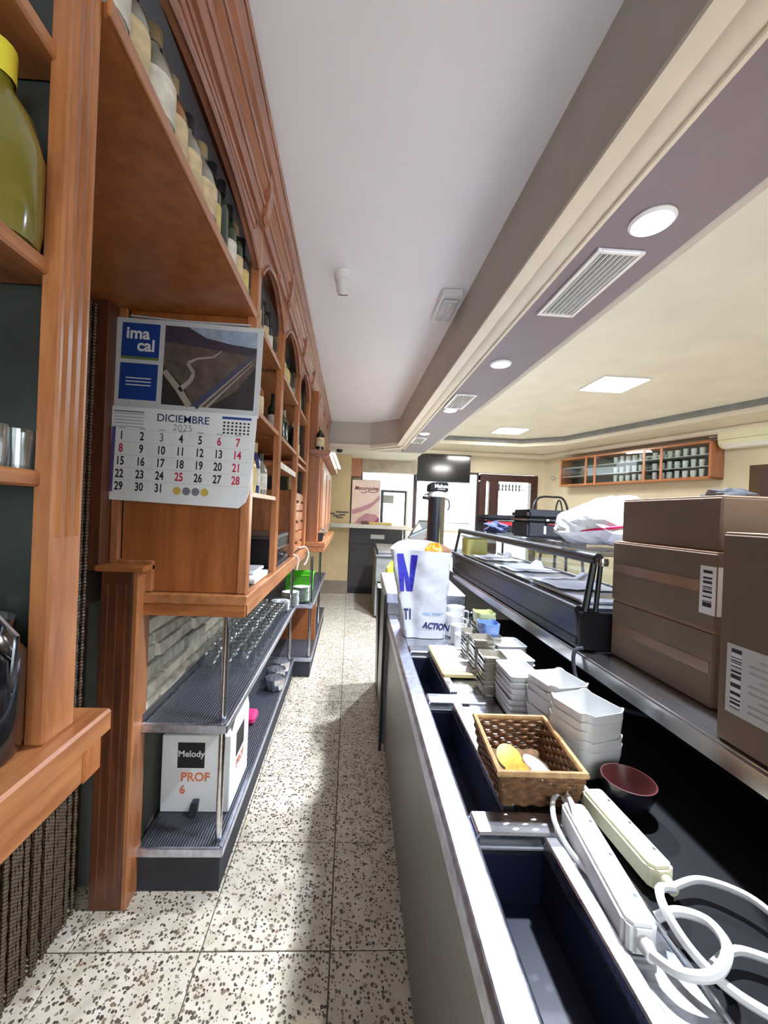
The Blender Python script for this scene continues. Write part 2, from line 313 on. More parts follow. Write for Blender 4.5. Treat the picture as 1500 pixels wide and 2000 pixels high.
# long beam with stepped moulding and mauve soffit, turning across the far end
beam = struct('trim_1', B(0.68, 1.15, -3.0, 6.3, 2.52, 2.95), 'beam_taupe')
mo = MB().prism([(0.655, 2.505), (0.70, 2.505), (0.70, 2.55), (0.675, 2.55), (0.668, 2.53)], 'y', -3, 5.75)
mo.prism([(0.70, 2.512), (0.722, 2.512), (0.722, 2.53), (0.70, 2.53)], 'y', -3, 5.8)
part(beam, 'moulding', mo, 'moulding_cream')
cv = [(0.722, 2.53)] + [(0.722 + 0.066 * (1 - math.cos(t)), 2.53 - 0.03 * math.sin(t)) for t in [i * math.pi / 16 for i in range(1, 9)]] + [(0.79, 2.53)]
part(beam, 'cove', MB().prism(cv, 'y', -3, 5.9), 'moulding_cream', smooth=True)
part(beam, 'bead', B(0.786, 0.806, -3, 6.0, 2.488, 2.53), 'moulding_cream', bevel=0.004)
part(beam, 'soffit', B(0.80, 1.15, -3, 6.25, 2.50, 2.53), 'soffit_mauve')
part(beam, 'edge_roll', MB().prism([(1.145, 2.50), (1.16, 2.493), (1.19, 2.50), (1.205, 2.53), (1.205, 2.56), (1.145, 2.56)], 'y', -3, 6.3), 'beam_taupe', bevel=0.004)
xb = struct('trim_2', MB().prism([(-1.1, 6.05), (0.28, 6.05), (0.69, 5.70), (1.15, 5.70), (1.15, 6.5), (-1.1, 6.5)], 'z', 2.53, 2.9), 'beam_taupe')
part(xb, 'moulding', MB().prism([(-1.1, 6.02), (0.27, 6.02), (0.665, 5.68), (0.70, 5.70), (0.30, 6.12), (-1.1, 6.12)], 'z', 2.50, 2.55), 'moulding_cream')
part(xb, 'bead', MB().prism([(-1.1, 6.12), (0.30, 6.12), (0.72, 5.76), (0.80, 5.80), (0.34, 6.24), (-1.1, 6.24)], 'z', 2.485, 2.53), 'moulding_cream')
struct('ceiling.001', B(-1.1, 1.2, 6.4, 7.9, 2.55, 2.62), 'ceiling_cream')
# dining-room side: tray ceiling
def RW(s, off): return (3.96 + 0.349 * s + 0.937 * off, 7.8 - 0.937 * s + 0.349 * off)
A1 = RW(-0.2, 0.05); A2 = RW(11.3, 0.05)
tr_in = [(1.2, -3.0), (1.2, 6.9), (3.05, 6.9), (3.55, 6.55), RW(11.0, -0.55)]
ring = [(1.2, 7.85), (3.96, 7.85), (7.9, -3.0)]
struct('ceiling.002', MB().prism([(1.15, -3), (1.15, 7.0), (3.2, 7.0), (3.75, 6.6), (7.4, -3)], 'z', 2.93, 3.0), 'ceiling_cream')
rw_a, rw_b = (3.62, 6.62), (7.2, -3.0)
bs = struct('trim_3', MB().prism([(1.15, 6.9), (3.05, 6.9), (3.62, 6.5), (7.1, -3.0), (8.1, -3.0), (4.1, 7.9), (1.15, 7.9)], 'z', 2.80, 3.02), 'moulding_cream')
part(bs, 'shade_strip', MB().prism([(1.15, 6.86), (3.02, 6.86), (3.58, 6.47), (7.06, -3.0), (7.12, -3.0), (3.64, 6.52), (3.06, 6.92), (1.15, 6.92)], 'z', 2.86, 2.94), 'tray_shade')  # grey strip painting the shade along the tray recess edge
part(bs, 'cornice', MB().prism([(1.15, 7.6), (3.80, 7.6), (7.66, -3.0), (7.9, -3.0), (4.0, 7.82), (1.15, 7.82)], 'z', 2.72, 2.80), 'moulding_cream', bevel=0.02)
# walls
wf = struct('wall_far', B(1.26, 3.96, 7.8, 7.92, 2.40, 2.85), 'wall_ochre')
part(wf, 'wall_pier', B(3.80, 4.02, 7.8, 7.92, 0, 2.40), 'wall_ochre'); part(wf, 'wall_pier', B(-0.1, 0.2, 7.8, 7.92, 0, 2.7), 'wall_ochre')
part(wf, 'dado', B(0.2, 2.62, 7.8, 7.92, 0, 0.75), 'wall_ochre'); part(wf, 'wall_head', B(0.2, 1.26, 7.8, 7.92, 2.6, 2.85), 'wall_ochre')
wp = struct('wall_far_left', B(-1.1, 0.0, 7.15, 7.8, 0, 2.6), 'wall_cream')
part(wp, 'skirting_board', B(-1.1, 0.01, 7.12, 7.15, 0, 0.24), 'skirting'); part(wp, 'tile_dado', B(-1.1, 0.005, 7.14, 7.15, 0.24, 1.5), 'wall_cream')
for (x0, x1, z0) in [(-.36, -.27, 1.57), (-.25, -.1, 1.60), (-.19, -.08, 1.55), (-.3, -.2, 1.53), (-.24, -.12, 1.50), (-.10, -.02, 1.60)]:
    part(wp, 'mosaic_tile', B(x0, x1, 7.132, 7.142, z0 - 0.12, z0 - 0.095), 'mosaic_dark')
wr = struct('wall_right', B(-0.1, 11.6, 0, 0.12, 0, 2.95), 'wall_ochre', (0, 0, 0), 'R')
part(wr, 'niche_lining', B(3.24, 4.0, -0.004, 0.02, 0, 2.30), 'wall_brown')
door2 = struct('door_2', B(3.36, 4.0, -0.02, 0.03, 0, 2.24), 'door_wood', (3.3, 0, 0), 'R')
# back wall behind the camera with a wide glazed front
wb = struct('wall_back', B(-1.1, 8.2, -3.12, -3.0, 2.75, 3.0), 'wall_ochre')
part(wb, 'sill_wall', B(-1.1, 8.2, -3.12, -3.0, 0, 0.9), 'wall_ochre')
part(wb, 'wall_pier', B(-1.1, -0.9, -3.12, -3.0, 0.9, 2.75), 'wall_ochre'); part(wb, 'wall_pier', B(3.6, 8.2, -3.12, -3.0, 0.9, 2.75), 'wall_ochre')
# far windows and the restaurant door
def frame_rect(T, nm, x0, x1, z0, z1, y0, y1, w, mat, bev=0.004):
    part(T, nm, B(x0, x1, y0, y1, z1 - w, z1), mat, bev); part(T, nm, B(x0, x1, y0, y1, z0, z0 + w), mat, bev)
    part(T, nm, B(x0, x0 + w, y0, y1, z0 + w, z1 - w), mat, bev); part(T, nm, B(x1 - w, x1, y0, y1, z0 + w, z1 - w), mat, bev)
w1 = struct('window_1', B(0.2, 1.3, 7.86, 7.866, 0.75, 2.62), 'glass'); frame_rect(w1, 'window_frame', 0.2, 1.3, 0.75, 2.62, 7.82, 7.9, 0.035, 'door_wood')
w2 = struct('window_2', B(1.3, 2.6, 7.86, 7.866, 0.75, 2.40), 'glass'); frame_rect(w2, 'window_frame', 1.3, 2.6, 0.75, 2.40, 7.82, 7.9, 0.04, 'door_wood')
part(w2, 'window_sill', B(0.2, 2.6, 7.70, 7.9, 1.16, 1.22), 'marble_white', 0.005)
part(w2, 'window_film', B(1.62, 2.5, 7.85, 7.856, 1.25, 2.0), 'frost_film')
d1 = struct('door_1', B(2.62, 2.68, 7.78, 7.9, 0, 2.36), 'door_wood')
part(d1, 'door_head', B(2.62, 3.8, 7.76, 7.9, 2.24, 2.38), 'door_wood', 0.005)
part(d1, 'door_jamb', B(3.66, 3.8, 7.76, 7.9, 0, 2.24), 'door_wood', 0.005); part(d1, 'door_jamb', B(2.6, 2.74, 7.76, 7.9, 0, 2.24), 'door_wood', 0.005)
part(d1, 'door_stile', B(2.80, 2.99, 7.75, 7.86, 0, 2.24), 'door_wood', 0.005)
part(d1, 'side_pane', B(2.74, 2.80, 7.82, 7.83, 0.2, 2.24), 'frost_film')
part(d1, 'pane', B(2.99, 3.66, 7.82, 7.83, 0.2, 2.24), 'glass')
part(d1, 'frosted_film', B(2.99, 3.62, 7.812, 7.817, 0.3, 1.98), 'frost_film')
mb = MB(); addtext(mb, text('Restaurante', 0.125, 0, 0.3), lambda x, y: (3.31 + x, 7.806, 1.79 + y)); part(d1, 'lettering', mb, 'print_grey')
mb = MB()
for i in range(7): mb.box(3.02 + i * .07, 3.05 + i * .07, 7.84, 7.846, 2.05, 2.2)
for k in range(2): mb.box(3.0, 3.64, 7.84, 7.846, 2.08 + k * .07, 2.095 + k * .07)
part(d1, 'grille', mb, 'print_grey')
struct('trim_4', B(0.2, 1.3, 7.62, 7.8, 2.30, 2.66), 'shutter_box', bevel=0.01, label='taupe roller shutter box above the far window')
struct('trim_5', B(-0.06, 0.2, 7.6, 7.8, 2.20, 2.60), 'pale_wood', bevel=0.005, label='orange wooden panel beside the shutter box')

# ================================================================== CEILING FITTINGS
def downlight(i, u, v, on, label):
    T = thing('downlight', label, 'ceiling light', (u, v, 2.5), group='round downlights in the beam')
    rg = MB().lathe([(0.066, 2.4995), (0.068, 2.494), (0.060, 2.486), (0.043, 2.488), (0.041, 2.4995)], (u, v, 0), 32, cap=False); part(T, 'bezel', rg, 'white_plastic', smooth=True)
    part(T, 'lens', MB().lathe([(0.001, 2.478), (0.022, 2.4795), (0.034, 2.484), (0.040, 2.4915), (0.040, 2.4995)], (u, v, 0), 28, cap=False), 'lamp_cold' if on else 'clear_lens')
    if on:
        l = bpy.data.lights.new('downlight_glow', 'SPOT'); l.energy = on; l.spot_size = math.radians(128); l.spot_blend = 0.55; l.color = (0.80, 0.87, 1.0); l.shadow_soft_size = 0.04
        lo = bpy.data.objects.new('downlight_glow', l); COL.objects.link(lo); lo.parent = T; lo.location = (0, 0, -0.03)
k_ = 1 / 1.1
downlight(0, 0.955, 1.24, 145, 'lit round downlight nearest the camera in the mauve beam')
downlight(1, 0.935, 2.475, 130, 'lit round downlight between the two long slatted grilles')
downlight(2, 0.905, 3.63, 165, 'small downlight just past the second slatted grille')
downlight(3, 0.875, 4.72, 165, 'small downlight near the far end of the beam')
def vent(u0, u1, v0, v1, n, label):
    T = thing('air_grille', label, 'vent', ((u0 + u1) / 2, (v0 + v1) / 2, 2.5), group='white air grilles in the beam')
    w = 0.017
    part(T, 'backing', B(u0 + w, u1 - w, v0 + w, v1 - w, 2.4985, 2.5), 'black_plastic')
    part(T, 'frame', B(u0, u0 + w, v0, v1, 2.487, 2.5), 'white_plastic', 0.002); part(T, 'frame', B(u1 - w, u1, v0, v1, 2.487, 2.5), 'white_plastic', 0.002)
    part(T, 'frame', B(u0 + w, u1 - w, v0, v0 + w, 2.487, 2.5), 'white_plastic', 0.002); part(T, 'frame', B(u0 + w, u1 - w, v1 - w, v1, 2.487, 2.5), 'white_plastic', 0.002)
    for k in range(n):
        x = u0 + w + (k + 0.5) * (u1 - u0 - 2 * w) / n
        part(T, 'slat', MB().prism([(x - .003, 2.4985), (x + .002, 2.4985), (x + .005, 2.489), (x + .001, 2.489)], 'y', v0 + w, v1 - w), 'white_plastic')
vent(0.865, 1.045, 1.38, 1.85, 7, 'large white slatted air grille beside the brightest downlight')
vent(0.825, 1.00, 3.13, 3.56, 6, 'middle slatted air grille past the second lit downlight')
vent(0.80, 0.96, 4.98, 5.36, 5, 'small slatted air grille at the far end of the beam')
def led(x0, x1, y0, y1, e, label):
    T = thing('light_panel', label, 'ceiling light', ((x0 + x1) / 2, (y0 + y1) / 2, 2.93), group='square light panels in the tray ceiling')
    part(T, 'panel_frame', MB().box(x0, x1, y0, y1, 2.915, 2.93), 'white_plastic', 0.003); part(T, 'diffuser', B(x0 + .015, x1 - .015, y0 + .015, y1 - .015, 2.911, 2.9155), 'panel_light')
    l = bpy.data.lights.new('panel_glow', 'AREA'); l.energy = e; l.shape = 'RECTANGLE'; l.size = x1 - x0; l.size_y = y1 - y0; l.color = (1, .985, .95)
    lo = bpy.data.objects.new('panel_glow', l); COL.objects.link(lo); lo.parent = T; lo.location = (0, 0, -0.03)
led(2.42, 2.90, 3.68, 4.12, 26, 'square lit ceiling panel nearest the camera over the dining side')
led(2.30, 2.78, 6.0, 6.42, 22, 'square lit ceiling panel farther back towards the restaurant door')
T = thing('dome_camera', 'white dome security camera on the ceiling above the aisle', 'security camera', (-0.09, 2.30, 2.9))
part(T, 'base', MB().lathe([(0.055, 2.9), (0.057, 2.885), (0.052, 2.86), (0.045, 2.85), (0.02, 2.848)], (-0.09, 2.30, 0), 28), 'white_plastic', smooth=True)
hd = MB().lathe([(0.001, -0.062), (0.032, -0.06), (0.04, -0.04), (0.044, -0.01), (0.040, 0.02), (0.02, 0.035)], (0, 0, 0), 24)
R = Matrix.Rotation(math.radians(28), 3, 'X')
hd.v = [tuple(Vector((-0.09, 2.285, 2.838)) + R @ Vector(p)) for p in hd.v]; part(T, 'housing', hd, 'white_plastic', smooth=True)
ln = MB().lathe([(0.001, -0.066), (0.027, -0.0645), (0.028, -0.060)], (0, 0, 0), 24); ln.v = [tuple(Vector((-0.09, 2.285, 2.838)) + R @ Vector(p)) for p in ln.v]; part(T, 'lens', ln, 'black_gloss')
T = thing('emergency_light', 'grey emergency light fitting on the ceiling against the beam', 'emergency light', (0.59, 2.55, 2.9))
part(T, 'housing', MB().prism([(0.53, 2.37), (0.645, 2.37), (0.655, 2.39), (0.655, 2.71), (0.645, 2.73), (0.53, 2.73), (0.515, 2.71), (0.515, 2.39)], 'z', 2.862, 2.9), 'white_plastic', 0.006)
part(T, 'lens_cover', B(0.535, 0.635, 2.42, 2.68, 2.845, 2.862), 'clear_lens', 0.008); part(T, 'lamp_tube', MB().tube([(0.585, 2.45, 2.843), (0.585, 2.65, 2.843)], 0.010), 'white_plastic')
solo('smoke_detector', 'small dark round detector on the far cream wall by the moulding', 'detector', MB().lathe([(0.05, 2.485), (0.05, 2.46), (0.03, 2.44), (0.001, 2.44)], (-0.2, 6.2, 0), 18), 'black_plastic', (-0.2, 6.2, 2.46), smooth=True)
# ================================================================== LEFT: BACK-BAR CABINETS
XF = -0.39          # front plane of the cabinets
# cornice running along the top of all back-bar cabinets
co = struct('trim_6', MB().prism([(-0.46, 2.60), (-0.378, 2.60), (-0.372, 2.635), (-0.372, 2.70), (-0.358, 2.715), (-0.358, 2.775), (-0.345, 2.79), (-0.335, 2.84), (-0.335, 2.9), (-0.46, 2.9)], 'y', 0.30, 6.0), 'wood_sky_tint', label='stepped wooden cornice along the back-bar cabinets')
for y in [0.36, 1.50, 2.10, 2.79, 3.44, 4.1, 4.8, 5.5]:
    part(co, 'bracket', MB().prism([(-0.375, 2.60), (-0.362, 2.62), (-0.350, 2.70), (-0.350, 2.78), (-0.375, 2.78)], 'y', y, y + 0.055), 'wood_sky_tint', 0.002)
for z, x in [(2.655, -0.368), (2.745, -0.354), (2.86, -0.331)]:
    part(co, 'bead', MB().tube([(x - .002, 0.30, z), (x - .002, 6.0, z)], 0.007, 6), 'wood_sky_tint', smooth=True)
def arch_fascia(y0, y1, zs, za, ztop=2.61):
    n = 14; c = (y0 + y1) / 2; pts = []
    for i in range(n + 1):
        t = -1 + 2 * i / n; pts.append((c + t * (y1 - y0) / 2, zs + (za - zs) * (1 - abs(t) ** 2.2)))
    mb = MB()
    for i in range(n):
        (ya, a), (yb, b) = pts[i], pts[i + 1]
        mb.prism([(ya, a), (yb, b), (yb, ztop), (ya, ztop)], 'x', XF - 0.022, XF)
    tr = MB().tube([(XF + 0.002, y, z) for y, z in pts], 0.008, 6)
    return mb, tr
def upright(T, y0, y1, z0, z1, x0=-0.422, mat='wood_v', flutes=True):
    p = part(T, 'upright', B(x0, XF, y0, y1, z0, z1), mat, 0.003)
    if flutes:
        for k in range(3):
            y = y0 + (k + 0.5) * (y1 - y0) / 3
            part(p, 'flute', MB().tube([(XF - 0.003, y, z0 + 0.03), (XF - 0.003, y, z1 - 0.03)], (y1 - y0) / 8, 6), mat, smooth=True)
    return p
# --- near cabinet at the left edge of the frame
T = thing('back_bar_cabinet', 'near wooden back-bar cabinet at left with fluted post and thick ledge', 'cabinet', (-0.65, 0.2, 1.07))
part(T, 'ledge', B(-0.88, -0.375, -0.6, 0.655, 1.128, 1.165), 'wood_h', 0.004); part(T, 'ledge_rail', B(-0.42, -0.388, -0.6, 0.62, 1.072, 1.128), 'wood_h', 0.003)
part(T, 'ledge_bracket', B(-0.88, -0.384, 0.605, 0.645, 1.072, 1.128), 'wood_x', 0.003); part(T, 'ledge_mat', B(-0.85, -0.43, -0.6, 0.53, 1.165, 1.168), 'black_rubber')
pl = part(T, 'post', B(-0.43, -0.402, 0.545, 0.605, 1.165, 2.60), 'wood_v', 0.003)
for k in range(3): part(pl, 'flute', MB().tube([(-0.4045, 0.557 + k * .018, 1.45), (-0.4045, 0.557 + k * .018, 2.25)], 0.0055, 6), 'wood_v', smooth=True)
part(T, 'side_panel', B(-0.88, -0.43, 0.575, 0.605, 1.165, 2.60), 'slate_back'); part(T, 'back_panel', B(-0.895, -0.88, -0.6, 0.605, 1.165, 2.60), 'slate_back')
for z in (1.528, 1.815, 2.105): part(T, 'shelf', B(-0.88, -0.42, -0.6, 0.575, z - 0.011, z + 0.011), 'wood_h', 0.003)
# --- cabinet bridging the curtained doorway
T = thing('overhead_cabinet', 'arched wooden cabinet bridging the doorway above the calendar', 'cabinet', (-0.65, 1.05, 2.24))
part(T, 'shelf', B(-0.98, -0.395, 0.61, 1.535, 2.238, 2.262), 'wood_panel', 0.002); part(T, 'shelf_edge', B(-0.398, XF, 0.605, 1.56, 2.236, 2.264), 'wood_h', 0.002)
part(T, 'back_panel', B(-0.99, -0.98, 0.6, 1.56, 2.262, 2.89), 'dark_back'); a, t = arch_fascia(0.605, 1.53, 2.43, 2.515); part(T, 'arch_fascia', a, 'wood_sky_tint'); part(T, 'arch_bead', t, 'wood_sky_tint', smooth=True)
part(T, 'spandrel_bead', MB().tube([(XF + .002, 0.64, 2.575), (XF + .002, 1.48, 2.575), (XF + .002, 1.44, 2.525), (XF + .002, 1.06, 2.552), (XF + .002, 0.68, 2.525)], 0.005, 6, closed=True), 'wood_sky_tint')
# --- main back-bar cabinet of three arched bays
T = thing('back_bar_cabinet', 'long wooden back-bar cabinet of arched bays beyond the calendar', 'cabinet', (-0.65, 2.5, 1.08))
part(T, 'end_panel', MB().prism([(-0.87, 1.27), (-0.76, 1.27), (-0.76, 1.165), (XF, 1.165), (XF, 2.25), (-0.87, 2.25)], 'y', 1.535, 1.56), 'wood_panel', 0.002)
part(T, 'end_moulding', MB().prism([(-0.905, 1.255), (-0.905, 2.24), (-0.872, 2.24), (-0.872, 1.285), (-0.742, 1.285), (-0.742, 1.165), (-0.772, 1.165), (-0.772, 1.255)], 'y', 1.515, 1.537), 'wood_v', 0.004)
part(T, 'end_post', B(-0.425, XF + .002, 1.522, 1.57, 1.165, 2.25), 'wood_v', 0.004)
part(T, 'jamb_upper', B(-0.99, -0.905, 1.46, 1.56, 1.25, 2.24), 'wood_dark', 0.003)
jb = part(T, 'jamb_lower', B(-0.90, -0.785, 1.465, 1.53, 0, 1.25), 'wood_dark', 0.004)
for k in range(3): part(jb, 'flute', MB().tube([(-0.875 + k * .032, 1.468, 0.05), (-0.875 + k * .032, 1.468, 1.2)], 0.006, 6), 'wood_dark', smooth=True)
part(T, 'jamb_return', B(-0.785, -0.765, 1.465, 1.56, 0.0, 1.25), 'wood_v', 0.003); part(T, 'jamb_cap', B(-0.92, -0.742, 1.455, 1.54, 1.247, 1.27), 'wood_x', 0.004)
part(T, 'ledge', B(-0.785, -0.378, 1.505, 3.55, 1.124, 1.163), 'wood_h', 0.004); part(T, 'ledge_rail', B(-0.41, -0.384, 1.515, 3.52, 1.078, 1.124), 'wood_h', 0.003); part(T, 'ledge_rail', B(-0.785, -0.384, 1.508, 1.535, 1.078, 1.124), 'wood_x', 0.003)
part(T, 'ledge_mat', B(-0.76, -0.41, 1.60, 3.4, 1.163, 1.166), 'black_rubber')
part(T, 'back_panel', B(-0.895, -0.88, 1.56, 3.5, 1.163, 2.89), 'slate_back')
posts = [(1.535, 1.585), (2.095, 2.15), (2.785, 2.84), (3.44, 3.50)]
for i, (a_, b_) in enumerate(posts):
    if i: upright(T, a_, b_, 1.163, 2.62)
    else: upright(T, a_, b_, 2.25, 2.62, flutes=False)
    if i == 3: part(T, 'partition', B(-0.88, -0.44, a_ + .015, b_ - .015, 1.163, 2.62), 'slate_back')
for i in range(3):
    a0, a1 = posts[i][1], posts[i + 1][0]
    fa, tr = arch_fascia(a0 - .004, a1 + .004, 2.44, 2.575); p = part(T, 'arch_fascia', fa, 'wood_sky_tint'); part(p, 'arch_bead', tr, 'wood_sky_tint', smooth=True)
    c = (a0 + a1) / 2; part(p, 'keystone', MB().lathe([(0.001, -0.014), (0.012, -0.009), (0.014, 0), (0.012, 0.009), (0.001, 0.014)], (XF + .012, c, 2.585), 12), 'wood_sky_tint', smooth=True)
    for z in (2.25, 1.90, [1.555, 1.745, 1.84][i]):
        part(T, 'shelf', B(-0.88, -0.395, a0, a1, z - .011, z + .011), 'wood_h', 0.002)
part(T, 'bay_back', B(-0.72, -0.70, 2.16, 2.775, 1.166, 1.73), 'wood_panel')
dch = part(T, 'drawer_chest', B(-0.86, -0.43, 2.845, 3.435, 1.166, 1.64), 'wood_v', 0.003)
for z0, z1 in ((1.175, 1.325), (1.335, 1.485), (1.495, 1.63)):
    part(dch, 'drawer', B(-0.432, -0.412, 2.86, 3.42, z0, z1), 'wood_h', 0.004); zc = (z0 + z1) / 2
    for y in (2.98, 3.30): part(dch, 'knob', MB().lathe([(0.004, -.012), (0.011, -.006), (0.012, .004), (0.004, .011)], (-0.399, y, zc), 10), 'wood_dark', smooth=True)
# --- far projecting cabinet
T = thing('back_bar_cabinet', 'far projecting wooden cabinet with knobbed doors past the drawers', 'cabinet', (-0.5, 4.5, 1.12))
part(T, 'end_panel', B(-0.80, -0.295, 3.60, 3.63, 1.21, 2.02), 'wood_panel', 0.002); part(T, 'door_frame', B(-0.32, -0.29, 3.63, 5.5, 1.21, 2.02), 'wood_v', 0.003)
for k in range(3):
    y = 3.70 + k * .6; d = part(T, 'door', B(-0.292, -0.274, y, y + .56, 1.25, 1.98), 'wood_v', 0.004)
    part(d, 'door_field', B(-0.276, -0.266, y + .07, y + .49, 1.32, 1.90), 'wood_v', 0.004); part(d, 'knob', MB().lathe([(0.006, -.016), (0.016, -.006), (0.016, .006), (0.006, .014)], (-0.255, y + .06, 1.33), 10), 'chrome', smooth=True)
part(T, 'hood_shelf', MB().prism([(-0.80, 2.02), (-0.20, 2.02), (-0.195, 2.06), (-0.80, 2.06)], 'y', 3.56, 5.6), 'wood_sky_tint', 0.003)
part(T, 'hood_bracket', MB().prism([(-0.27, 1.98), (-0.20, 2.02), (-0.27, 2.02), (-0.40, 2.02)], 'y', 3.57, 3.60), 'wood_sky_tint')
part(T, 'upper_panel', B(-0.80, -0.33, 3.66, 3.69, 2.06, 2.62), 'wood_panel'); part(T, 'upper_front', B(-0.40, -0.36, 3.69, 6.0, 2.06, 2.62), 'wood_v')
part(T, 'ledge', B(-0.80, -0.215, 3.57, 5.7, 1.17, 1.21), 'wood_h', 0.004); part(T, 'ledge_rail', B(-0.80, -0.225, 3.58, 5.68, 1.12, 1.17), 'wood_h', 0.003)
# --- bead curtain in the doorway
mb = MB(); z_ = [i * 0.03 for i in range(75)]
for k in range(52):
    y = 0.68 + k * 0.0152; x = -0.955 + random.uniform(-.006, .006)
    mb.tube([(x, y, 2.22 - z) for z in z_], [0.0045 if i % 2 else 0.0078 for i in range(75)], 5)
solo('bead_curtain', 'dark brown bead curtain hanging in the doorway left of the calendar', 'curtain', mb, 'bead_brown', (-0.955, 1.06, 0), kind='stuff')
# ------------------------------------------------------------------ calendar
T = thing('wall_calendar', 'December wall calendar with blue squares and landscape photo on wooden panel', 'calendar', (-0.925, 1.512, 1.512), local=True); T.rotation_euler = (0, math.radians(1.3), 0)
W_, H_ = 0.552, 0.69
bk = part(T, 'card', MB().prism([(0, .345), (W_, .345), (W_, H_), (0, H_)], 'y', -0.002, 0.004), 'pale_card')
part(T, 'hanger_strip', MB().tube([(.05, .006, H_ + .012), (.25, .006, H_ + .006), (.50, .006, H_ + .012)], 0.004, 6), 'pale_card')
part(T, 'pad', MB().prism([(.004, .012), (.02, 0), (.50, -.004), (.525, .02), (.537, .06), (.548, .30), (.548, .352), (0, .352)], 'y', -0.010, -0.002), 'white_paper')
def flat(nm, poly, mat, y): return part(T, nm, MB().poly([(p[0], y, p[1]) for p in poly]), mat)
flat('blue_square', [(.026, .545), (.166, .545), (.166, .672), (.026, .672)], 'print_blue', -.0026); flat('green_stripe', [(.026, .535), (.166, .535), (.166, .545), (.026, .545)], 'print_green', -.0026)
flat('blue_square', [(.026, .382), (.166, .382), (.166, .520), (.026, .520)], 'print_blue', -.0026)
mb = MB(); f_ = lambda cx, cz, y=-.0032: (lambda x, z: (cx + x, y, cz + z))
addtext(mb, text('ima', .062, .0016), f_(.085, .632)); addtext(mb, text('cal', .062, .0016), f_(.117, .587)); part(T, 'logo_lettering', mb, 'white_paper')
mb = MB()
for z in (.462, .449, .436): mb.box(.05, .143, -.0032, -.003, z, z + .004)
part(T, 'print_lines', mb, 'white_paper')
x0, x1, z0, z1 = .185, .532, .372, .672
flat('photo', [(x0, z0), (x1, z0), (x1, z1), (x0, z1)], 'photo_land', -.0026); flat('photo_sky', [(.185, .672), (.27, .672), (.34, .635), (.44, .618), (x1, .61), (x1, z1)], 'photo_sky', -.0029)
flat('photo_hill', [(x0, .672), (.27, .672), (.34, .635), (.44, .618), (x1, .61), (x1, .575), (.42, .588), (.30, .60), (x0, .61)], 'photo_hill', -.0031)
flat('photo_scrub', [(x0, z0), (.30, z0), (.27, .44), (x0, .52)], 'photo_dark', -.0029); flat('photo_scrub', [(.36, z0), (x1, z0), (x1, .54), (.46, .44)], 'photo_dark', -.0029)
def road(pts, w, mat, y):
    mb = MB(); P2 = [Vector((p[0], p[1], 0)) for p in pts]
    for i in range(len(P2) - 1):
        d = (P2[i + 1] - P2[i]).normalized(); n = Vector((-d.y, d.x, 0)); wa, wb = w[i], w[i + 1]
        mb.poly([(P2[i].x + n.x * wa, y, P2[i].y + n.y * wa), (P2[i + 1].x + n.x * wb, y, P2[i + 1].y + n.y * wb), (P2[i + 1].x - n.x * wb, y, P2[i + 1].y - n.y * wb), (P2[i].x - n.x * wa, y, P2[i].y - n.y * wa)])
    part(T, 'photo_road', mb, mat)
road([(.29, .372), (.25, .43), (.19, .50)], [.012, .012, .010], 'photo_road', -.0032); road([(.25, .43), (.29, .47), (.30, .50), (.275, .535), (.31, .555), (.37, .565), (.40, .59)], [.010, .008, .007, .006, .004, .003, .002], 'photo_road', -.0032)
road([(.31, .372), (.50, .56), (.53, .59)], [.014, .005, .002], 'photo_rail', -.0032); road([(.33, .372), (.515, .56)], [.004, .001], 'photo_road', -.0034); road([(.355, .372), (.52, .55)], [.004, .001], 'photo_road', -.0034)
yp = -.0108
fp = lambda cx, cz: (lambda x, z: (cx + x, yp, cz + z))
mb = MB(); addtext(mb, text('DICIEMBRE', .040, .0004), fp(.275, .318)); part(T, 'month_name', mb, 'print_navy')
mb = MB(); addtext(mb, text('2025', .036, -.0004, sx=1.05), fp(.275, .285)); part(T, 'year', mb, 'print_grey')
cols = [.052, .127, .200, .272, .343, .414, .484]; rws = [.243, .195, .147, .099, .052]
for d in range(1, 32):
    r, c = divmod(d - 1, 7); mt = 'print_red' if (d in (6, 7, 8, 14, 21, 25, 28)) else ('print_grey' if d == 3 else 'print_black')
    mb = MB(); addtext(mb, text(str(d), .044, .0011, sx=.72), fp(cols[c], rws[r])); part(T, 'day_number', mb, mt)
mb = MB()
for r in range(5): mb.box(.03, .53, yp, yp + .0002, rws[r] + .0245, rws[r] + .0250)
for c in cols: mb.box(c - .012, c + .012, yp, yp + .0002, .271, .2735)
for k in range(5): mb.box(.02, .13, yp, yp + .0002, .325 - k * .012, .327 - k * .012)
part(T, 'ruled_lines', mb, 'print_grey')
mb = MB().box(.018, .13, yp, yp + .0002, .332, .337); part(T, 'small_header', mb, 'print_grey'); part(T, 'small_header', B(.42, .53, yp, yp + .0002, .332, .341), 'print_blue')
mb = MB()
for r in range(4):
    for c in range(7): mb.box(.425 + c * .0152, .433 + c * .0152, yp, yp + .0002, .315 - r * .013, .322 - r * .013)
part(T, 'small_month', mb, 'print_black'); part(T, 'week_strip', B(.016, .030, yp, yp + .0002, .03, .275), 'print_purple')
for x, mt in ((.268, 'print_gold'), (.303, 'print_grey'), (.337, 'print_grey'), (.371, 'print_gold')):
    part(T, 'moon_disc', MB().poly([(x + .015 * math.cos(a * .35), yp, .048 + .015 * math.sin(a * .35)) for a in range(18)]), mt)
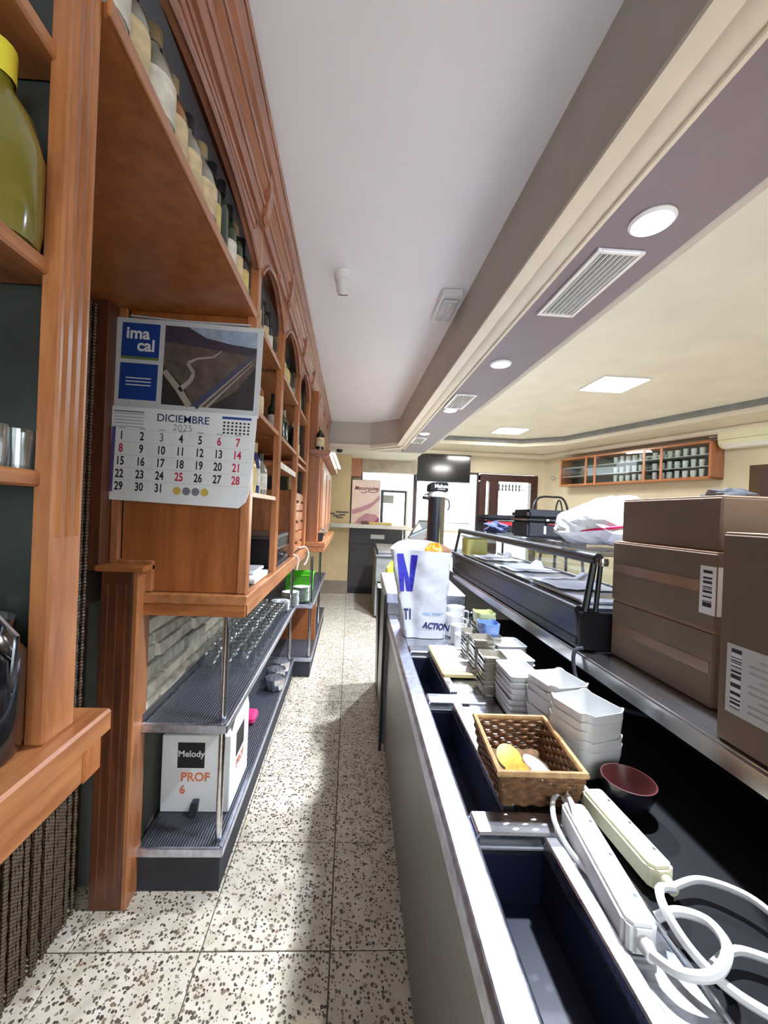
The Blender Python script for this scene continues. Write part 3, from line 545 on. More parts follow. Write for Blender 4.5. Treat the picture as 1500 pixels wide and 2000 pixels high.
# ================================================================== LEFT: STEEL RACK UNDER THE LEDGE
def rack(label, x0, x1, ya, yb, posts_y, panel=False):
    T = thing('steel_rack', label, 'shelf', ((x0 + x1) / 2, (ya + yb) / 2, 0))
    for nm, z in (('upper_shelf', 0.652), ('lower_shelf', 0.172)):
        s_ = part(T, nm, B(x0, x1, ya, yb, z - .03, z - .004), 'steel', 0.003); part(s_, 'ribbed_mat', B(x0 + .02, x1 - .018, ya + .012, yb - .01, z - .004, z), 'ribbed_mat')
        part(s_, 'rim', B(x1 - .014, x1 + .002, ya, yb, z - .032, z + .003), 'steel_rim', 0.003); part(s_, 'rim', B(x0, x1, ya - .002, ya + .012, z - .032, z + .003), 'steel_rim', 0.003)
    part(T, 'upstand', B(x0, x0 + .012, ya, yb, 0.652, 0.69), 'steel_bar')
    part(T, 'plinth', B(x0, x1 - .01, ya + .01, yb, 0, 0.142), 'black_rubber', 0.003)
    for y in posts_y: part(T, 'post', MB().tube([(x1 - .03, y, 0.172), (x1 - .03, y, 1.08)], 0.0125, 14), 'chrome', smooth=True)
    return T
rack('two-tier steel rack with ribbed black mats under the calendar cabinet', -0.775, -0.442, 1.53, 3.49, (1.575, 3.36))
T2 = rack('farther two-tier steel rack holding the green crate', -0.775, -0.295, 3.51, 5.4, (3.56, 4.6))
part(T2, 'side_panel', B(-0.775, -0.31, 4.02, 4.05, 0.172, 0.622), 'wood_panel')
# white printed box, wedge, tins and packet on the lower shelf
T = thing('printed_box', 'white printed carton with black square logo on the lower rack shelf', 'box', (-0.66, 1.85, 0.173))
part(T, 'carton', B(-0.768, -0.475, 1.715, 2.02, 0.173, 0.505), 'white_paper', 0.003)
fb = lambda cx, cz, y=1.7138: (lambda x, z: (cx + x, y, cz + z))
part(T, 'black_logo', B(-0.70, -0.585, 1.7140, 1.715, 0.365, 0.475), 'print_black'); mb = MB(); addtext(mb, text('Melody', .038, .0008), fb(-.642, .425)); part(T, 'logo_lettering', mb, 'white_paper')
mb = MB(); addtext(mb, text('PROF', .052, .0015), fb(-.622, .325)); addtext(mb, text('6', .05, .0015), fb(-.675, .27)); part(T, 'orange_lettering', mb, 'print_orange')
part(T, 'black_logo', B(-0.475, -0.4742, 1.80, 1.93, 0.36, 0.47), 'print_black'); mb = MB(); addtext(mb, text('PROF', .052, .0015), lambda x, z: (-.4738, 1.87 + x, .32 + z)); part(T, 'orange_lettering', mb, 'print_orange')
part(T, 'open_flap', MB().prism([(1.75, .505), (2.02, .505), (1.98, .60), (1.83, .57)], 'x', -0.482, -0.478), 'white_paper')
solo('wedge', 'small black wedge leaning on the white printed carton', 'wedge', MB().prism([(-.64, .173), (-.605, .173), (-.598, .235), (-.625, .235)], 'y', 1.685, 1.712), 'black_rubber', (-.62, 1.7, .173), bevel=.002)
def lobed(r, h, n, wall, amp):
    mb = MB(); seg = n * 6; ring = []
    prof = [(r * .8, 0), (r * .95, h * .2), (r, h * .8), (r * 1.06, h), (r * .98, h * .98), (r * .9, h * .3), (r * .001, h * .25)]
    vs = []; fs = []
    for rr, z in prof:
        for k in range(seg):
            a = 2 * math.pi * k / seg; q = rr * (1 + amp * math.cos(n * a)); vs.append((q * math.cos(a), q * math.sin(a), z))
    for i in range(len(prof) - 1):
        for k in range(seg): k2 = (k + 1) % seg; fs.append((i * seg + k, i * seg + k2, (i + 1) * seg + k2, (i + 1) * seg + k))
    fs.append(tuple(range(seg))[::-1]); return mb.add(vs, fs)
tin = lobed(.065, .085, 8, .003, .05).mesh('foil_tin', 'foil', smooth=True)
for i, (x, y) in enumerate([(-.50, 2.90), (-.52, 3.06), (-.51, 3.22)]):
    solo('foil_tin', ['crinkled foil tin nearest the camera on the lower rack shelf', 'middle crinkled foil tin on the lower rack shelf', 'farthest crinkled foil tin on the lower rack shelf'][i], 'tin', tin, 'foil', (x, y, .173), group='foil tins on the lower shelf')
solo('packet', 'pink packet lying behind the white printed carton', 'packet', MB().box(-.62, -.53, 2.40, 2.52, .173, .225), 'pink_pack', (-.58, 2.46, .173), bevel=.015)
# upturned glasses on the upper shelf
T = thing('drinking_glass', 'upturned clear glass in the rows on the upper rack shelf', 'glass', (-0.52, 1.98, 0.653), group='upturned glasses on the steel rack', local=True)
part(T, 'bowl', MB().lathe([(.034, 0), (.036, .03), (.034, .07), (.028, .095), (.02, .105), (.001, .105)], (0, 0, 0), 14, cap=False), 'glass_ware', smooth=True)
part(T, 'base', MB().lathe([(.024, .104), (.026, .116), (.022, .120), (.001, .116)], (0, 0, 0), 14, cap=False), 'glass_ware', smooth=True)
g0 = T; cnt = 0
for r in range(16):
    for c in range(4):
        y = 1.98 + r * .078 + (.03 if c % 2 else 0) + random.uniform(-.006, .006); x = -.505 - c * .073 + random.uniform(-.006, .006)
        if r == 0 and c in (0, 3): continue
        if cnt == 0: place(g0, (x, y, .653), 'W')
        else: dup(g0, (x, y, .653), 'W', random.random() * 6)
        cnt += 1
# white plates in three stacks at the far end of the shelf
pm = MB().lathe([(.034, 0), (.036, .003), (.056, .011), (.074, .0165), (.0765, .018), (.0735, .0185), (.056, .0135), (.034, .006), (.001, .006)], (0, 0, 0), 26).mesh('plate', 'white_porcelain', smooth=True)
for k, (x, y, n, s) in enumerate([(-.545, 3.27, 6, 'low stack nearest the upturned glasses'), (-.49, 3.44, 9, 'middle stack behind the rack post'), (-.415, 3.62, 10, 'tall stack in front of the green crate')]):
    for i in range(n):
        solo('saucer', 'white saucer in the ' + s, 'saucer', pm, 'white_porcelain', (x + random.uniform(-.002, .002), y + random.uniform(-.002, .002), .653 + i * .0138), group='saucers in the ' + s)
T = thing('plastic_crate', 'bright green plastic crate on the farther steel rack', 'crate', (-0.5, 4.0, .653))
part(T, 'wall', MB().prism([(-.60, .655), (-.37, .655), (-.355, .845), (-.615, .845)], 'y', 3.92, 3.928), 'green_crate', .003); part(T, 'wall', MB().prism([(-.60, .655), (-.37, .655), (-.355, .845), (-.615, .845)], 'y', 4.20, 4.208), 'green_crate', .003)
part(T, 'wall', MB().prism([(3.925, .655), (4.205, .655), (4.215, .845), (3.915, .845)], 'x', -.372, -.362), 'green_crate', .003); part(T, 'wall', MB().prism([(3.925, .655), (4.205, .655), (4.215, .845), (3.915, .845)], 'x', -.612, -.602), 'green_crate', .003)
part(T, 'bottom', B(-.61, -.365, 3.925, 4.2, .653, .662), 'green_crate'); part(T, 'rim', MB().tube([(-.62, 3.912, .845), (-.35, 3.912, .845), (-.35, 4.218, .845), (-.62, 4.218, .845)], .008, 6, closed=True), 'green_crate')
# ------------------------------------------------------------------ items on the ledges and shelves
T = thing('cash_drawer', 'black metal cash drawer on the wooden ledge in the second bay', 'cash drawer', (-.57, 2.5, 1.167))
part(T, 'case', B(-.70, -.425, 2.19, 2.76, 1.167, 1.32), 'black_plastic', .004); d = part(T, 'drawer_front', B(-.426, -.412, 2.21, 2.74, 1.18, 1.265), 'black_gloss', .003); part(d, 'lock', MB().lathe([(.012, -.003), (.012, .003)], (-.409, 2.42, 1.225), 12), 'chrome')
part(T, 'top_tray', B(-.68, -.42, 2.22, 2.74, 1.32, 1.345), 'steel_dark', .004)
T = thing('napkin_tray', 'flat tray with white papers on the ledge beside the end panel', 'tray', (-.47, 1.82, 1.167))
part(T, 'tray', B(-.55, -.40, 1.72, 1.98, 1.167, 1.182), 'white_plastic', .004); part(T, 'lid', B(-.545, -.42, 1.78, 1.98, 1.20, 1.215), 'clear_lens', .004); part(T, 'paper', B(-.54, -.395, 1.70, 1.96, 1.182, 1.196), 'white_paper', .003)
solo('saucer_red', 'small orange-red dish on the ledge behind the end panel', 'dish', MB().lathe([(.03, 1.167), (.045, 1.18), (.05, 1.20), (.047, 1.20), (.03, 1.175), (.001, 1.175)], (-.46, 1.64, 0), 20), 'terracotta', (-.46, 1.64, 1.167), smooth=True)
solo('notice', 'pale paper notice fixed on the wooden back of the second bay', 'notice', B(-.70, -.698, 2.30, 2.62, 1.38, 1.66), 'pale_card', (-.7, 2.46, 1.38))
solo('shelf_label', 'white printed strip on the shelf edge in the second bay', 'label', B(-.395, -.391, 2.16, 2.77, 1.728, 1.762), 'label_white', (-.393, 2.46, 1.728))
solo('cable', 'white cable hanging over the ledge below the drawers', 'cable', MB().tube(spline([(-.42, 3.36, 1.175), (-.37, 3.40, 1.18), (-.345, 3.42, 1.12), (-.36, 3.40, 1.05), (-.375, 3.36, 1.03)]), .006, 8), 'white_plastic', (-.37, 3.4, 1.03), smooth=True)
solo('cable', 'short white cable looped over the ledge beside the cash drawer', 'cable', MB().tube(spline([(-.42, 2.79, 1.175), (-.38, 2.84, 1.172), (-.362, 2.88, 1.13), (-.37, 2.86, 1.06)]), .005, 8), 'white_plastic', (-.37, 2.84, 1.06), smooth=True)
T = thing('baking_tin', 'dark rectangular tin on the far wooden ledge', 'tin', (-.36, 3.85, 1.211)); part(T, 'body', MB().prism([(-.44, 1.211), (-.25, 1.211), (-.235, 1.30), (-.455, 1.30)], 'y', 3.68, 4.1), 'black_gloss', .006); part(T, 'rim', MB().tube([(-.46, 3.675, 1.30), (-.23, 3.675, 1.30), (-.23, 4.105, 1.30), (-.46, 4.105, 1.30)], .006, 6, closed=True), 'steel')
T = thing('strip_lamp', 'slanted white strip lamp hanging from the far cabinet hood', 'lamp', (-.19, 3.66, 1.88))
for dx in (0, .035): part(T, 'tube', MB().tube([(-.205 + dx, 3.62, 2.045), (-.145 + dx, 3.66, 1.90)], .011, 8), 'strip_light', smooth=True)
part(T, 'holder', MB().tube([(-.215, 3.62, 2.05), (-.16, 3.62, 2.045)], .012, 6), 'white_plastic')
# ------------------------------------------------------------------ bottles
PROF = {
 'wine': ([(.036, 0), (.037, .02), (.037, .19), (.030, .215), (.016, .235), (.0145, .285), (.0155, .29), (.0155, .30)], .05, .15, .245, .302),
 'squat': ([(.044, 0), (.046, .02), (.046, .15), (.038, .18), (.018, .205), (.016, .24), (.018, .245), (.018, .255)], .035, .135, .215, .26),
 'tall': ([(.032, 0), (.034, .02), (.034, .21), (.026, .24), (.015, .26), (.014, .305), (.016, .31), (.016, .315)], .06, .17, .27, .32),
 'flagon': ([(.055, 0), (.058, .03), (.058, .13), (.045, .18), (.02, .215), (.018, .25), (.021, .255), (.021, .265)], .03, .13, .225, .27)}
MC = {}
def bottle(kind, glass, lab, cap, x, y, z, label, group, sc_=1.0):
    T = thing('bottle', label, 'bottle', (x, y, z), group=group, local=True); T.scale = (sc_,) * 3; T.rotation_euler = (0, 0, random.uniform(-.3, .3))
    prof, l0, l1, c0, c1 = PROF[kind]
    key = (kind, glass)
    if key not in MC: MC[key] = MB().lathe(prof, (0, 0, 0), 20).mesh('body', glass, smooth=True)
    part(T, 'body', MC[key], glass)
    r = max(p[0] for p in prof) + .0012
    if lab:
        key = (kind, lab, 'l')
        if key not in MC: MC[key] = MB().lathe([(r, l0), (r, l1)], (0, 0, 0), 20, cap=False).mesh('label', lab, smooth=True)
        part(T, 'label', MC[key], lab)
    if cap:
        key = (kind, cap, 'c')
        if key not in MC: MC[key] = MB().lathe([(prof[-2][0] + .0015, c0), (prof[-2][0] + .0018, c1), (.001, c1 + .001)], (0, 0, 0), 16, cap=False).mesh('cap', cap, smooth=True)
        part(T, 'cap', MC[key], cap)
    return T
specs = [('flagon', 'bottle_clear', 'label_white', 'cap_gold', 'large pale bottle'), ('squat', 'bottle_clear', 'label_cream', 'cap_black', 'clear squat bottle'), ('flagon', 'bottle_clear', 'label_white', 'cap_gold', 'wide clear bottle'), ('squat', 'bottle_amber', 'label_cream', 'cap_gold', 'amber squat bottle'), ('squat', 'bottle_clear', 'label_cream', 'cap_black', 'cream-labelled bottle'), ('flagon', 'bottle_clear', 'label_cream', 'cap_gold', 'broad cream-labelled bottle'), ('wine', 'bottle_dark', 'label_yellow', 'cap_black', 'dark bottle with yellow label'), ('tall', 'bottle_green', None, 'cap_black', 'plain green bottle'), ('wine', 'bottle_green', 'label_white', 'cap_black', 'green bottle with white label'), ('wine', 'bottle_green', 'label_cream', 'cap_gold', 'green cream-labelled bottle'), ('wine', 'bottle_dark', 'label_yellow', 'cap_black', 'last dark bottle with yellow label')]
y = .655
for i, (k, g, l, c, nm) in enumerate(specs):
    bottle(k, g, l, c, -.445, y, 2.2625, f'{nm}, {ordn(i)} from the near post on the high shelf', 'bottles on the high shelf above the calendar', .8); y += .079 if i > 5 else .085
def row(ys, z, specs, where, group, x=-.46, s=.8):
    for i, (yy, (k, g, l, c, nm)) in enumerate(zip(ys, specs)): bottle(k, g, l, c, x, yy, z, f'{nm}, {ordn(i)} from the camera {where}', group, s)
row([1.64, 1.73, 1.82, 1.92, 2.02], 2.2615, [('tall', 'bottle_clear', 'label_white', 'cap_gold', 'slim clear bottle'), ('squat', 'bottle_dark', 'label_yellow', 'cap_black', 'squat yellow-labelled bottle'), ('tall', 'bottle_dark', None, 'cap_black', 'plain dark bottle'), ('wine', 'bottle_dark', 'label_cream', 'cap_black', 'dark cream-labelled bottle'), ('wine', 'bottle_dark', 'label_white', 'cap_black', 'dark white-labelled bottle')], 'on the top shelf of the first bay', 'bottles on the top shelf of the first bay')
row([1.70, 1.84], 1.9115, [('flagon', 'bottle_amber', 'label_yellow', 'cap_black', 'gold broad bottle'), ('squat', 'bottle_amber', 'label_cream', 'cap_black', 'amber bottle')], 'on the middle shelf of the first bay', 'bottles on the middle shelf of the first bay')
row([1.66, 1.75, 1.86, 1.98], 1.5665, [('tall', 'bottle_clear', 'label_white', 'cap_gold', 'slim clear bottle'), ('squat', 'bottle_yellow', 'label_yellow', 'cap_gold', 'yellow bottle'), ('wine', 'bottle_blue', 'label_white', 'cap_gold', 'navy bottle'), ('squat', 'bottle_clear', 'label_white', 'cap_black', 'short white bottle')], 'on the low shelf of the first bay', 'bottles on the low shelf of the first bay')
row([2.22, 2.33, 2.44, 2.56, 2.68], 2.2615, [('squat', 'bottle_clear', 'label_cream', 'cap_gold', 'pale bottle'), ('flagon', 'bottle_clear', 'label_yellow', 'cap_gold', 'broad bottle'), ('squat', 'bottle_olive', 'label_cream', 'cap_black', 'olive bottle'), ('squat', 'bottle_yellow', 'label_yellow', 'cap_black', 'yellow squat bottle'), ('wine', 'bottle_dark', None, 'cap_black', 'plain dark bottle')], 'on the top shelf of the second bay', 'bottles on the top shelf of the second bay')
row([2.24, 2.36, 2.48, 2.60], 1.9115, [('wine', 'bottle_green', 'label_white', 'cap_black', 'green labelled bottle'), ('wine', 'bottle_green', None, 'cap_black', 'plain green bottle'), ('tall', 'bottle_green', None, 'cap_black', 'tall green bottle'), ('wine', 'bottle_green', None, 'cap_gold', 'gold-capped green bottle')], 'on the middle shelf of the second bay', 'bottles on the middle shelf of the second bay')
row([2.92, 3.05, 3.20], 2.2615, [('tall', 'bottle_clear', 'label_white', 'cap_gold', 'slim clear bottle'), ('tall', 'bottle_amber', 'label_white', 'cap_gold', 'slim amber bottle'), ('tall', 'bottle_clear', 'label_cream', 'cap_gold', 'slim pale bottle')], 'on the top shelf of the third bay', 'bottles on the top shelf of the third bay')
row([3.0, 3.2], 1.9115, [('tall', 'bottle_dark', None, 'cap_gold', 'plain dark bottle'), ('wine', 'bottle_dark', 'label_yellow', 'cap_black', 'dark yellow-labelled bottle')], 'on the middle shelf of the third bay', 'bottles on the middle shelf of the third bay')
row([3.02], 1.652, [('squat', 'bottle_yellow', 'label_cream', 'cap_gold', 'yellow bottle')], 'on top of the drawer chest', 'bottles by the drawers', s=.62)
bottle('squat', 'bottle_dark', 'label_cream', 'cap_gold', -.30, 3.63, 2.061, 'dark bottle with cream bands standing on the far cabinet hood', None, .85)
bottle('flagon', 'bottle_olive', None, 'yellow', -.468, .512, 1.827, 'large olive bottle with yellow cap on the near cabinet shelf at left edge', None, .9)
for i, (x, y) in enumerate([(-.447, .542), (-.447, .500)]):
    solo('tumbler', ['clear tumbler beside the post on the near cabinet shelf', 'clear tumbler at the left edge on the near cabinet shelf'][i], 'glass', MB().lathe([(.015, 1.540), (.018, 1.592), (.017, 1.592), (.014, 1.545), (.001, 1.545)], (x, y, 0), 18, cap=False), 'glass_ware', (x, y, 1.54), smooth=True)
T = thing('glass_jar', 'dark glass jar with metal clips on the near ledge', 'jar', (-.475, .50, 1.169)); part(T, 'body', MB().lathe([(.06, 1.169), (.065, 1.18), (.065, 1.30), (.05, 1.33)], (-.475, .50, 0), 22), 'black_gloss', smooth=True); part(T, 'lid', MB().lathe([(.052, 1.33), (.054, 1.345), (.03, 1.355)], (-.475, .50, 0), 22), 'glass_ware', smooth=True); part(T, 'clip', MB().tube([(-.41, .50, 1.26), (-.405, .50, 1.33), (-.435, .50, 1.36)], .003, 6), 'chrome')
# ================================================================== RIGHT: SERVING COUNTER (frame C)
ZT = 0.86
T = thing('serving_counter', 'stainless steel serving counter with open dark wells along the aisle', 'counter', (0.55, 1.0, 0), 'C')
part(T, 'front_panel', B(0.212, 0.228, -0.7, 2.45, 0.06, 0.83), 'steel_front', .002); part(T, 'plinth', B(0.25, 0.9, -0.7, 2.45, 0, 0.08), 'black_rubber')
part(T, 'front_rim', MB().prism([(0.20, .805), (0.20, .852), (0.208, .862), (0.256, .862), (0.264, .854), (0.264, .805)], 'y', -0.7, 2.45), 'steel_rim', .002)
wells = [(-0.7, 0.765), (0.85, 1.31), (1.395, 1.79)]; wr_ = [0.392, 0.340, 0.350]
part(T, 'deck', B(0.40, 0.503, -0.7, 2.45, .835, .858), 'steel', .002); part(T, 'back_deck', B(0.503, 0.98, -0.7, 2.45, .835, .857), 'deck_dark_reflection', .002)  # rear steel deck, the dark bar's reflection painted in as black
for (a_, b_), w in zip(wells, wr_):
    wl_ = part(T, 'well', B(0.264, w, a_, b_, .735, .74), 'well_navy')
    for bx in (B(0.262, 0.266, a_, b_, .735, .84), B(w - .003, w + .001, a_, b_, .735, .845), B(0.264, w, a_ - .002, a_ + .002, .735, .835), B(0.264, w, b_ - .002, b_ + .002, .735, .835)): part(wl_, 'well_wall', bx, 'well_navy')
    part(T, 'slide_rail', B(w, w + .030, a_, b_, .84, .872), 'steel', .003)
    part(T, 'infill', B(w, 0.402, a_, b_, .80, .857), 'steel')
for a_, b_ in ((0.765, 0.85), (1.31, 1.395), (1.79, 1.90)):
    part(T, 'cross_bar', B(0.264, 0.47, a_ + .012, b_ - .012, .83, .866), 'steel', .004); part(T, 'cross_lip', B(0.264, 0.40, a_, b_, .80, .845), 'steel_dark', .002)
part(T, 'end_deck', B(0.264, 0.402, 1.90, 2.45, .83, .858), 'steel', .002)
part(T, 'deck_edge', B(0.50, 0.508, -0.7, 0.80, .858, .866), 'chrome', .002)
T = thing('bar_counter', 'raised bar with steel top running along the serving counter', 'bar', (1.1, 3.0, 0), 'C')
part(T, 'inner_panel', B(0.98, 1.0, -0.7, 6.9, 0, 1.02), 'black_plastic'); part(T, 'outer_panel', B(1.30, 1.33, -0.7, 6.9, 0, 1.02), 'wood_dark'); part(T, 'plinth', B(1.0, 1.3, -0.7, 6.9, 0, 0.1), 'black_rubber')
part(T, 'bar_top', B(0.735, 1.38, -0.7, 3.25, 1.022, 1.07), 'steel_bar', .006, seg=2); part(T, 'bar_top', B(0.80, 1.38, 3.25, 6.9, 1.022, 1.07), 'marble_white', .006)
# display case on the bar
T = thing('display_case', 'glass tapas display case with black frame on the steel bar top', 'display case', (0.95, 2.1, 1.07), 'C')
part(T, 'base', MB().prism([(0.748, 1.071), (0.742, 1.15), (0.735, 1.20), (0.79, 1.205), (1.14, 1.205), (1.14, 1.071)], 'y', 1.29, 3.02), 'case_metal', .004)
part(T, 'base_band', B(0.741, 0.75, 1.29, 3.02, 1.085, 1.11), 'black_plastic', .002); part(T, 'front_rail', MB().tube([(0.745, 1.29, 1.203), (0.745, 3.02, 1.215)], .013, 10), 'black_plastic', smooth=True)
part(T, 'end_block', B(0.745, 1.14, 1.275, 1.30, 1.071, 1.20), 'black_plastic', .004); part(T, 'end_block', B(0.745, 1.14, 3.01, 3.035, 1.071, 1.20), 'black_plastic', .004)
part(T, 'top_rail', MB().tube([(0.795, 1.27, 1.376), (0.795, 3.03, 1.39)], .019, 12), 'black_plastic', smooth=True)
part(T, 'top_shelf', MB().prism([(0.79, 1.385), (1.13, 1.385), (1.15, 1.395), (1.13, 1.406), (0.79, 1.40)], 'y', 1.27, 3.03), 'smoked_glass', .003)
part(T, 'post', MB().tube([(0.765, 1.283, 1.20), (0.790, 1.283, 1.372)], .011, 8), 'black_plastic'); part(T, 'post', MB().tube([(0.80, 1.283, 1.20), (0.812, 1.283, 1.365)], .008, 8), 'black_plastic'); part(T, 'post', MB().tube([(0.755, 3.02, 1.20), (0.79, 3.02, 1.385)], .011, 8), 'black_plastic'); part(T, 'post', MB().tube([(1.13, 1.283, 1.20), (1.13, 1.283, 1.385)], .009, 8), 'black_plastic'); part(T, 'post', MB().tube([(1.13, 3.02, 1.20), (1.13, 3.02, 1.385)], .009, 8), 'black_plastic')
part(T, 'hinge', MB().lathe([(.02, -.012), (.022, 0), (.02, .012)], (0.808, 1.272, 1.368), 12), 'chrome', smooth=True)
part(T, 'rear_glass', B(1.128, 1.133, 1.29, 3.02, 1.205, 1.385), 'glass'); part(T, 'end_glass', B(0.80, 1.128, 3.015, 3.019, 1.205, 1.385), 'glass'); part(T, 'top_tray_edge', B(1.08, 1.09, 1.31, 3.0, 1.205, 1.235), 'steel', .002)
part(T, 'tray_floor', B(0.775, 1.12, 1.30, 3.0, 1.2045, 1.208), 'steel')
for k in range(4):
    v0 = 1.36 + k * .41
    solo('serving_tray', f'{ordn(k)} shallow white tray from the camera inside the glass display case', 'tray', MB().prism([(0.80, 1.2085), (1.06, 1.2085), (1.075, 1.222), (0.785, 1.222)], 'y', v0, v0 + .37), 'white_porcelain', (0.93, v0 + .18, 1.2085), 'C', group='white trays in the display case', bevel=.004)
for k, (v0, l) in enumerate([(1.52, 'crumpled white paper sheet on the nearest tray in the glass case'), (2.0, 'flat white paper sheet midway inside the glass case'), (2.45, 'white paper sheet at the far part inside the glass case')]):
    mb = MB(); n = 8; vs = []; fs = []
    for i in range(n + 1):
        for j in range(n + 1): vs.append((0.81 + .25 * i / n, v0 + .30 * j / n, 1.228 + random.uniform(0, .006) + (.03 if (i == n and j > n - 3) else 0)))
    for i in range(n):
        for j in range(n): fs.append((i * (n + 1) + j, (i + 1) * (n + 1) + j, (i + 1) * (n + 1) + j + 1, i * (n + 1) + j + 1))
    mb.add(vs, fs); solo('paper_sheet', l, 'paper', mb, 'white_paper', (0.93, v0 + .15, 1.228), 'C', smooth=True)
T = thing('food_container', 'yellow translucent container at the far end inside the display case', 'container', (0.87, 2.93, 1.209), 'C'); part(T, 'body', B(0.80, 0.96, 2.86, 2.99, 1.209, 1.345), 'yellow_glass', .012); part(T, 'lid', B(0.795, 0.965, 2.855, 2.995, 1.345, 1.358), 'clear_lens', .004)
# cases, cloth and plastic bag on top of the display case
T = thing('carry_case', 'larger black zipped carry case with pale tag on the display case', 'case', (0.95, 2.1, 1.408), 'C')
part(T, 'body', B(0.845, 1.15, 1.93, 2.14, 1.408, 1.493), 'black_fabric', .010, seg=2); l_ = part(T, 'lid', B(0.842, 1.153, 1.926, 2.144, 1.502, 1.55), 'black_fabric', .015, seg=2); part(T, 'zip', B(0.841, 1.154, 1.924, 2.146, 1.493, 1.503), 'black_gloss', .002)
part(T, 'red_piping', B(0.95, 1.14, 1.9265, 1.9285, 1.476, 1.480), 'red'); part(T, 'tag', B(0.925, 0.936, 1.9262, 1.929, 1.428, 1.468), 'pale_card'); part(T, 'zip_pull', B(0.93, 0.945, 1.915, 1.923, 1.493, 1.503), 'chrome')
T = thing('carry_case', 'smaller black case with red stripe behind the larger carry case', 'case', (1.0, 2.72, 1.408), 'C')
part(T, 'body', B(0.845, 1.09, 2.56, 2.80, 1.408, 1.482), 'black_fabric', .010, seg=2); part(T, 'lid', B(0.842, 1.093, 2.555, 2.805, 1.484, 1.520), 'black_fabric', .014, seg=2); part(T, 'red_stripe', B(0.85, 1.085, 2.557, 2.5605, 1.452, 1.476), 'red')
def blob(c, r, seed, rough, nu=28, nv=18, flat=0.0, fn=None):
    rnd = random.Random(seed); ph = [(rnd.uniform(0, 6.28), rnd.uniform(1.5, 5), rnd.uniform(1.5, 5), rnd.uniform(0, 6.28)) for _ in range(7)]
    vs = []; fs = []
    for i in range(nv + 1):
        t = math.pi * i / nv
        for k in range(nu):
            a = 2 * math.pi * k / nu; d = 1 + rough * sum(math.sin(p[1] * a * 1.0 + p[0]) * math.sin(p[2] * t + p[3]) for p in ph) / 3.0 + rough * rnd.uniform(-.25, .25)
            x, y, z = r[0] * math.sin(t) * math.cos(a) * d, r[1] * math.sin(t) * math.sin(a) * d, r[2] * math.cos(t) * d
            if fn: x, y, z = fn(x, y, z)
            vs.append((c[0] + x, c[1] + y, max(c[2] + z, c[2] - r[2] + flat)))
    for i in range(nv):
        for k in range(nu): k2 = (k + 1) % nu; fs.append((i * nu + k, i * nu + k2, (i + 1) * nu + k2, (i + 1) * nu + k))
    return MB().add(vs, fs)
solo('cloth', 'crumpled navy cloth lying beside the larger carry case', 'cloth', blob((0.855, 2.42, 1.436), (.05, .13, .035), 3, .35, flat=.008), 'navy_cloth', (0.855, 2.42, 1.409), 'C', smooth=True)
T = thing('plastic_bag', 'crumpled white plastic bag with a pink stroke on the display case', 'bag', (0.97, 1.50, 1.408), 'C')
bgm = blob((0.97, 1.52, 1.495), (.185, .14, .10), 11, .2, 34, 20, flat=.016, fn=lambda x, y, z: (x + .25 * z, y, z * (1.0 + .5 * x / .175 * .4)))
part(T, 'bag', bgm, 'film_white')
from mathutils.bvhtree import BVHTree
bvh = BVHTree.FromPolygons([Vector(p) for p in bgm.v], bgm.f)
pts = []
for i in range(16):
    u_ = .835 + .0105 * i; z_s = 1.462 + .0034 * i - .00010 * i * i
    h = bvh.ray_cast(Vector((u_, 1.0, z_s)), Vector((0, 1, 0)))
    if h[0]: pts.append(h[0] + Vector((0, -.0015, 0)))
st = MB().tube(pts, [.0012 + .0045 * math.sin(math.pi * (i + .5) / len(pts)) for i in range(len(pts))], 6); part(T, 'pink_stroke', st, 'marker_pink', smooth=True)
# cardboard boxes
def carton(label, u0, u1, v0, v1, z0, z1, tape_z=None, rz=0.0):
    T = thing('cardboard_box', label, 'box', ((u0 + u1) / 2, (v0 + v1) / 2, z0), 'C', rz=rz)
    part(T, 'carton', B(u0, u1, v0, v1, z0, z1), 'cardboard', .004)
    part(T, 'flap', B(u0 + .003, (u0 + u1) / 2 - .002, v0 + .003, v1 - .003, z1, z1 + .003), 'cardboard_light', .001); part(T, 'flap', B((u0 + u1) / 2 + .002, u1 - .003, v0 + .003, v1 - .003, z1, z1 + .003), 'cardboard_light', .001)
    if tape_z: part(T, 'tape', B(u0 - .001, u0, v0 + .01, v1 - .01, tape_z, tape_z + .028), 'tape')
    return T
b3 = carton('bottom brown cardboard box of the three stacked on the bar', .842, 1.16, .895, 1.262, 1.071, 1.248, 1.15); b2 = carton('middle brown cardboard box with barcode label in the stack', .840, 1.16, .892, 1.265, 1.252, 1.437, 1.34)
part(b2, 'paper_label', B(.8385, .840, .893, .935, 1.29, 1.405), 'white_paper'); part(b2, 'paper_label', B(.842, .89, .8905, .892, 1.29, 1.405), 'white_paper'); part(b2, 'barcode_label', B(.838, .8386, .902, .926, 1.30, 1.395), 'barcode_y')
b1 = carton('top brown cardboard box of the three stacked on the bar', .853, 1.30, .90, 1.245, 1.441, 1.572)
bb = carton('large tall cardboard box with shipping label at right edge', .748, 1.20, .38, .785, 1.071, 1.487); part(bb, 'shipping_label', B(.747, .748, .60, .765, 1.135, 1.27), 'pale_card')
for z0, y0, y1, mt in ((1.145, .735, .755, 'barcode_x'),): part(bb, 'label_barcode', B(.7464, .747, y0, y1, z0, 1.262), mt)
mb = MB()
for k in range(9): mb.box(.7464, .747, .615, .72 - (.02 if k % 3 == 2 else 0), 1.15 + k * .0125, 1.154 + k * .0125)
part(bb, 'label_print', mb, 'print_faint')
part(b1, 'end_tape', B(.98, 1.04, .8985, .90, 1.46, 1.572), 'tape')
